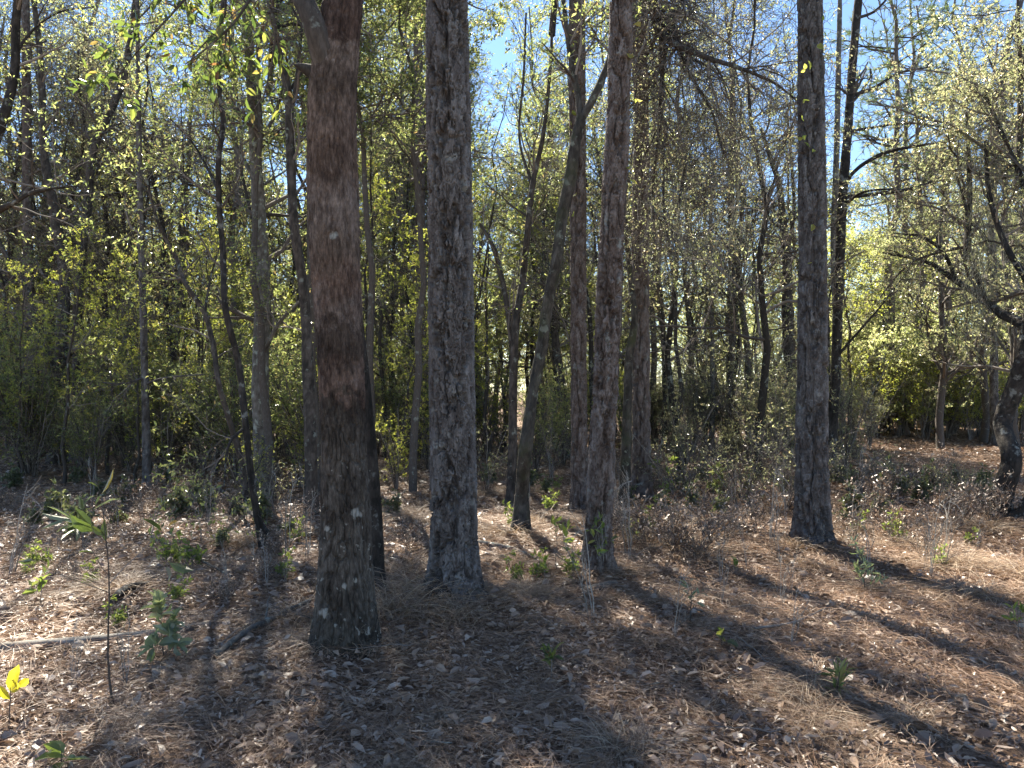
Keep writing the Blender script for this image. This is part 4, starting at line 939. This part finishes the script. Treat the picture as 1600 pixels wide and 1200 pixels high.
seedling('spreading green seedling in the thicket left of the lone right pine', 1115, 790, 60, 'leaf', 8, .08, .035, 10)
seedling('grey-green broad-bladed plant on the sunlit litter at far left', 130, 850, 75, 'leaf_pale', 3, .24, .05, 5, low=.3)

sd1 = make_shrub('leafy_seedling', .38, 4, 4, 3, 3, 'leaf_fresh', .055, .024, spread=.6, cat='seedling', lod=1)
sd2 = make_shrub('low_green_plant', .3, 6, 4, 3, 4, 'leaf_dull', .042, .02, spread=.8, cat='plant', lod=1)
place(sd1, strew(5, 0, 440, 4.5, 6.5, s0=.4, s1=.7) + strew(5, 760, 1000, 6, 8, s0=.5, s1=.8) + strew(8, 0, 470, 5.5, 10.5, s0=.5, s1=1.) + strew(7, 760, 1130, 8, 11.5, s0=.6, s1=1.2) + strew(5, 1290, 1560, 6.5, 10, s0=.5, s1=.9), 'small fresh-green seedling in the litter between the trunks', 'fresh-green seedlings')
place(sd2, strew(20, 0, 480, 7.5, 12.5, s0=.8, s1=1.7) + strew(11, 980, 1240, 9, 12.5, s0=.7, s1=1.5) + strew(12, 1290, 1560, 9, 12.5, s0=.9, s1=1.7) + strew(6, 600, 900, 9, 12, s0=.8, s1=1.5), 'low glossy green plant at the edge of the thicket', 'low green plants at the thicket edge')
# vines on trunks
def vine(label, pts, d, leaf, nleaf=10, L=.07, W=.045):
    P, rr = trunk_path(pts, d); base = P[0]
    Q, r, _ = resample(P, rr, 40); Q = Q + R.normal(0, .012, Q.shape)
    root = thing('climbing_vine', label, 'vine', base, 'vines climbing trunks')
    V, q, t = tubes(Q[None], r[None], 4); link('stem', mesh('stem', V - base, q, None, t, M['twig']), root)
    p, tn = on_twigs(Q[None], nleaf, .3); lv = leaves(p + np.array([0, -.03, 0]), tn, L, W, 1, 1.2, .2, .2)
    link('leaves', mesh('leaves', lv[0] - base, lv[1], lv[2], lv[3], M[leaf]), root)
vine('thin vine with yellow-green leaves on the lone right pine', [(1262, 850, 1.2), (1275, 700, 1.2), (1262, 500, 1.2), (1272, 300, 1.2), (1255, 120, 1.2), (1282, 40, 1.2), (1262, -60, 1.2)], 7.28, 'leaf_y', 15)
vine('thin vine trailing green leaves up the right side of the leaning scaly pine', [(950, 800, 1.2), (968, 560, 1.2), (978, 320, 1.2), (992, 190, 1.2), (990, 60, 1.2), (996, -60, 1.2)], 6.25, 'leaf_y', 12)
vine('leafy vine on the left side of the slim straight pine', [(896, 790, 1.2), (892, 500, 1.2), (891, 300, 1.2), (895, 60, 1.2), (893, -60, 1.2)], 9.35, 'leaf_y', 26)

# hanging moss
def moss(label, px, py, d, n, length, width):
    b = pix(px, py, d)
    root_p = b + R.normal(size=(n, 3)) * np.array([width, width * .6, .05])
    root_p[:, 2] += R.uniform(-.35, .35, n) * length
    m = 9; P = np.zeros((n, m, 3)); P[:, 0] = root_p; dv = np.tile(np.array([0, 0, -1.]), (n, 1)); ln = length * R.uniform(.25, .8, n)
    for j in range(1, m):
        dv = unit(dv + R.normal(size=(n, 3)) * .35 + np.array([0, 0, -.45])); P[:, j] = P[:, j - 1] + dv * (ln / (m - 1))[:, None]
    rr = np.full((n, m), .0016) * np.linspace(1.2, .7, m)[None]
    g = Geo(); V, q, t = tubes(P, rr, 3); g.add(V, q, None, t)
    a, ra = kids(P, rr, 5, .1, 1, .16, .8, 5, .5, -.3, .85); V, q, t = tubes(a, ra, 3); g.add(V, q, None, t)
    o = link('spanish_moss', g.mesh('spanish_moss', M['moss'], False, b)); o.location = b
    tag(o, label, 'hanging moss', 'hanging moss on the trees')
moss('long grey veil of hanging moss over the limb of the right edge oak', 1543, 250, 9.6, 150, 2.6, .14)
moss('short grey beard of hanging moss below the long veil', 1532, 440, 9.5, 70, 1.5, .10)
moss('thin grey hanging moss high above the lone pines at the top right', 1505, 130, 9.8, 50, 1.2, .15)
moss('grey moss threads on the drooping twiggy limb, at its near end', 1075, 130, 9.0, 90, 1.2, .22)
moss('grey moss threads on the drooping twiggy limb, towards its tip', 1150, 210, 8.8, 90, 1.3, .25)
moss('fine hanging moss at the lowest end of the drooping twiggy limb', 1110, 330, 8.9, 70, 1.2, .3)

# logs and sticks
def stick(name, label, pts, mat, cat, nseg=10, rz=0, kind='rough', side=0, lift=.0):
    P = []; rr = []
    for (px, py, w) in pts:
        s = spot(px, py); r = w / F * s[1] / 2
        P.append(s + np.array([0, 0, r * .55 + lift])); rr.append(r)
    P = np.array(P); base = P[0].copy()
    root = thing(name, label, cat, base)
    ln = np.linalg.norm(np.diff(P, axis=0), axis=1).sum()
    V, q, t = bark_tube(P, rr, nseg, np.linspace(0, 1, max(8, int(ln / .03))), kind, 7, 0, amp=.9)
    n0 = len(V); V = np.vstack([V, P[:1], P[-1:]])
    cap = [[n0, (i + 1) % nseg, i] for i in range(nseg)] + [[n0 + 1, n0 - nseg + i, n0 - nseg + (i + 1) % nseg] for i in range(nseg)]
    link('stem', mesh('stem', V - base, q, cap, np.append(t, [.5, .5]), M[mat], True), root)
    if side:
        Q, r, _ = resample(P, np.array(rr), 10)
        a, ra = kids(Q[None], r[None], side, .2, .95, ln * .3, .7, 5, .15, .1, .45); V, q, t = tubes(a, ra, 4)
        link('twigs', mesh('twigs', V - base, q, None, t, M[mat]), root)
stick('fallen_log', 'weathered pale grey log half buried in litter at lower left', [(-60, 1034, 20), (40, 1026, 20), (130, 1016, 19), (230, 1002, 17), (330, 992, 13)], 'twig_grey', 'log', 20)
stick('fallen_branch', 'grey crooked branch propped against the litter left of the banded oak', [(340, 1050, 10), (385, 1010, 10), (430, 985, 9), (485, 958, 7)], 'grey', 'branch', 12, side=2, lift=.04)
stick('fallen_branch', 'thin dark branch slanting down to the foot of the leaning dark stem', [(345, 772, 6), (375, 800, 7), (400, 830, 7), (418, 852, 8)], 'black', 'branch', 10, side=3, lift=.12)
stick('fallen_branch', 'thin dark twig lying on sunlit litter at left', [(245, 850, 3), (285, 870, 3), (330, 905, 4), (362, 925, 4)], 'dark', 'branch', 6, side=3, lift=.05)
stick('fallen_branch', 'short pale stick behind the thickest pine', [(745, 862, 8), (790, 868, 8), (842, 884, 6)], 'grey', 'branch', 8, side=1)
stick('fallen_branch', 'dark stub of wood lying in shade at the lower left of centre', [(448, 1108, 14), (470, 1110, 13), (492, 1112, 8)], 'dark', 'branch', 10)
stick('fallen_branch', 'short grey wood chunk in front of the leaning scaly pine', [(915, 932, 12), (940, 928, 14), (962, 922, 10)], 'grey', 'branch', 10)
stick('fallen_branch', 'grey twig lying on the right litter', [(1180, 1000, 4), (1230, 990, 4), (1290, 968, 3)], 'twig_grey', 'branch', 6, side=3, lift=.03)
stick('fallen_branch', 'dark rotten stick at left behind the silvery seedling', [(175, 955, 12), (200, 942, 14), (232, 930, 9)], 'black', 'branch', 10, lift=.03)

# single leaves that stand out
def one_leaf(label, px, py, L, W, mat, lift=.05):
    b = spot(px, py) + np.array([0, 0, lift])
    lv = leaves(np.zeros((1, 3)), np.array([[.6, -.6, .5]]), L, W, 1, .2, .4, 0)
    o = link('fallen_leaf', mesh('fallen_leaf', lv[0], lv[1], lv[2], lv[3], M[mat])); o.location = b
    tag(o, label, 'fallen leaf')
one_leaf('small orange fallen leaf on the litter at left', 127, 1065, .045, .025, 'leaf_rust', .02)
one_leaf('large brown fallen leaf propped left of the banded oak', 437, 1060, .10, .05, 'litter', .03)
one_leaf('reddish brown leaf by the branch at lower left', 268, 1062, .08, .04, 'leaf_brown', .02)

def build_haze():
    x0, x1, y0, y1, z0, z1 = -135, 135, -20, 165, -1.5, 26
    V = [(x, y, z) for z in (z0, z1) for y in (y0, y1) for x in (x0, x1)]
    q = [(0, 2, 3, 1), (4, 5, 7, 6), (0, 1, 5, 4), (2, 6, 7, 3), (0, 4, 6, 2), (1, 3, 7, 5)]
    m, nt, N, Lk, out = nodes('haze')
    v = N('ShaderNodeVolumePrincipled'); v.inputs['Color'].default_value = (.9, .95, 1, 1); v.inputs['Density'].default_value = .0006; v.inputs['Anisotropy'].default_value = .3
    Lk(v.outputs[0], out.inputs['Volume'])
    tag(link('haze', mesh('haze', V, q, mat=m)), 'thin pale haze hanging in the woods', 'haze', kind='stuff')
#build_haze()

# ------------------------------------------------------------------ light, sky, camera
w = bpy.data.worlds.new('World'); scene.world = w; w.use_nodes = True
nt = w.node_tree; bg = nt.nodes['Background']
sky = nt.nodes.new('ShaderNodeTexSky'); sky.sky_type = 'NISHITA'; sky.sun_disc = False
sky.sun_elevation = SUN_EL; sky.sun_rotation = SUN_AZ
sky.air_density = 1.0; sky.dust_density = 0; sky.ozone_density = 3.0; sky.altitude = 1200
nt.links.new(sky.outputs[0], bg.inputs['Color']); bg.inputs['Strength'].default_value = .058
sl = bpy.data.lights.new('sun', 'SUN'); sl.energy = 5.0; sl.angle = math.radians(.53); sl.color = (1., .93, .79)
so = bpy.data.objects.new('sun', sl); C.objects.link(so)
to_sun = Vector((math.sin(SUN_AZ) * math.cos(SUN_EL), math.cos(SUN_AZ) * math.cos(SUN_EL), math.sin(SUN_EL)))
so.rotation_euler = (-to_sun).to_track_quat('-Z', 'Y').to_euler(); so.location = to_sun * 60

cam = bpy.data.cameras.new('camera'); co = bpy.data.objects.new('camera', cam); C.objects.link(co)
co.location = (0, 0, EYE); co.rotation_euler = (PI / 2, 0, 0)
cam.sensor_width = 36; cam.lens = 36 * F / 1600; cam.clip_end = 2000; cam.clip_start = .05
scene.camera = co
scene.view_settings.view_transform = 'Standard'; scene.view_settings.look = 'None'; scene.view_settings.gamma = 1
scene.view_settings.exposure = 2.3
cy = scene.cycles
cy.max_bounces = 10; cy.diffuse_bounces = 5; cy.glossy_bounces = 2; cy.transmission_bounces = 6; cy.caustics_reflective = False; cy.caustics_refractive = False
cy.sample_clamp_indirect = 4; cy.adaptive_threshold = .018; cy.use_denoising = True
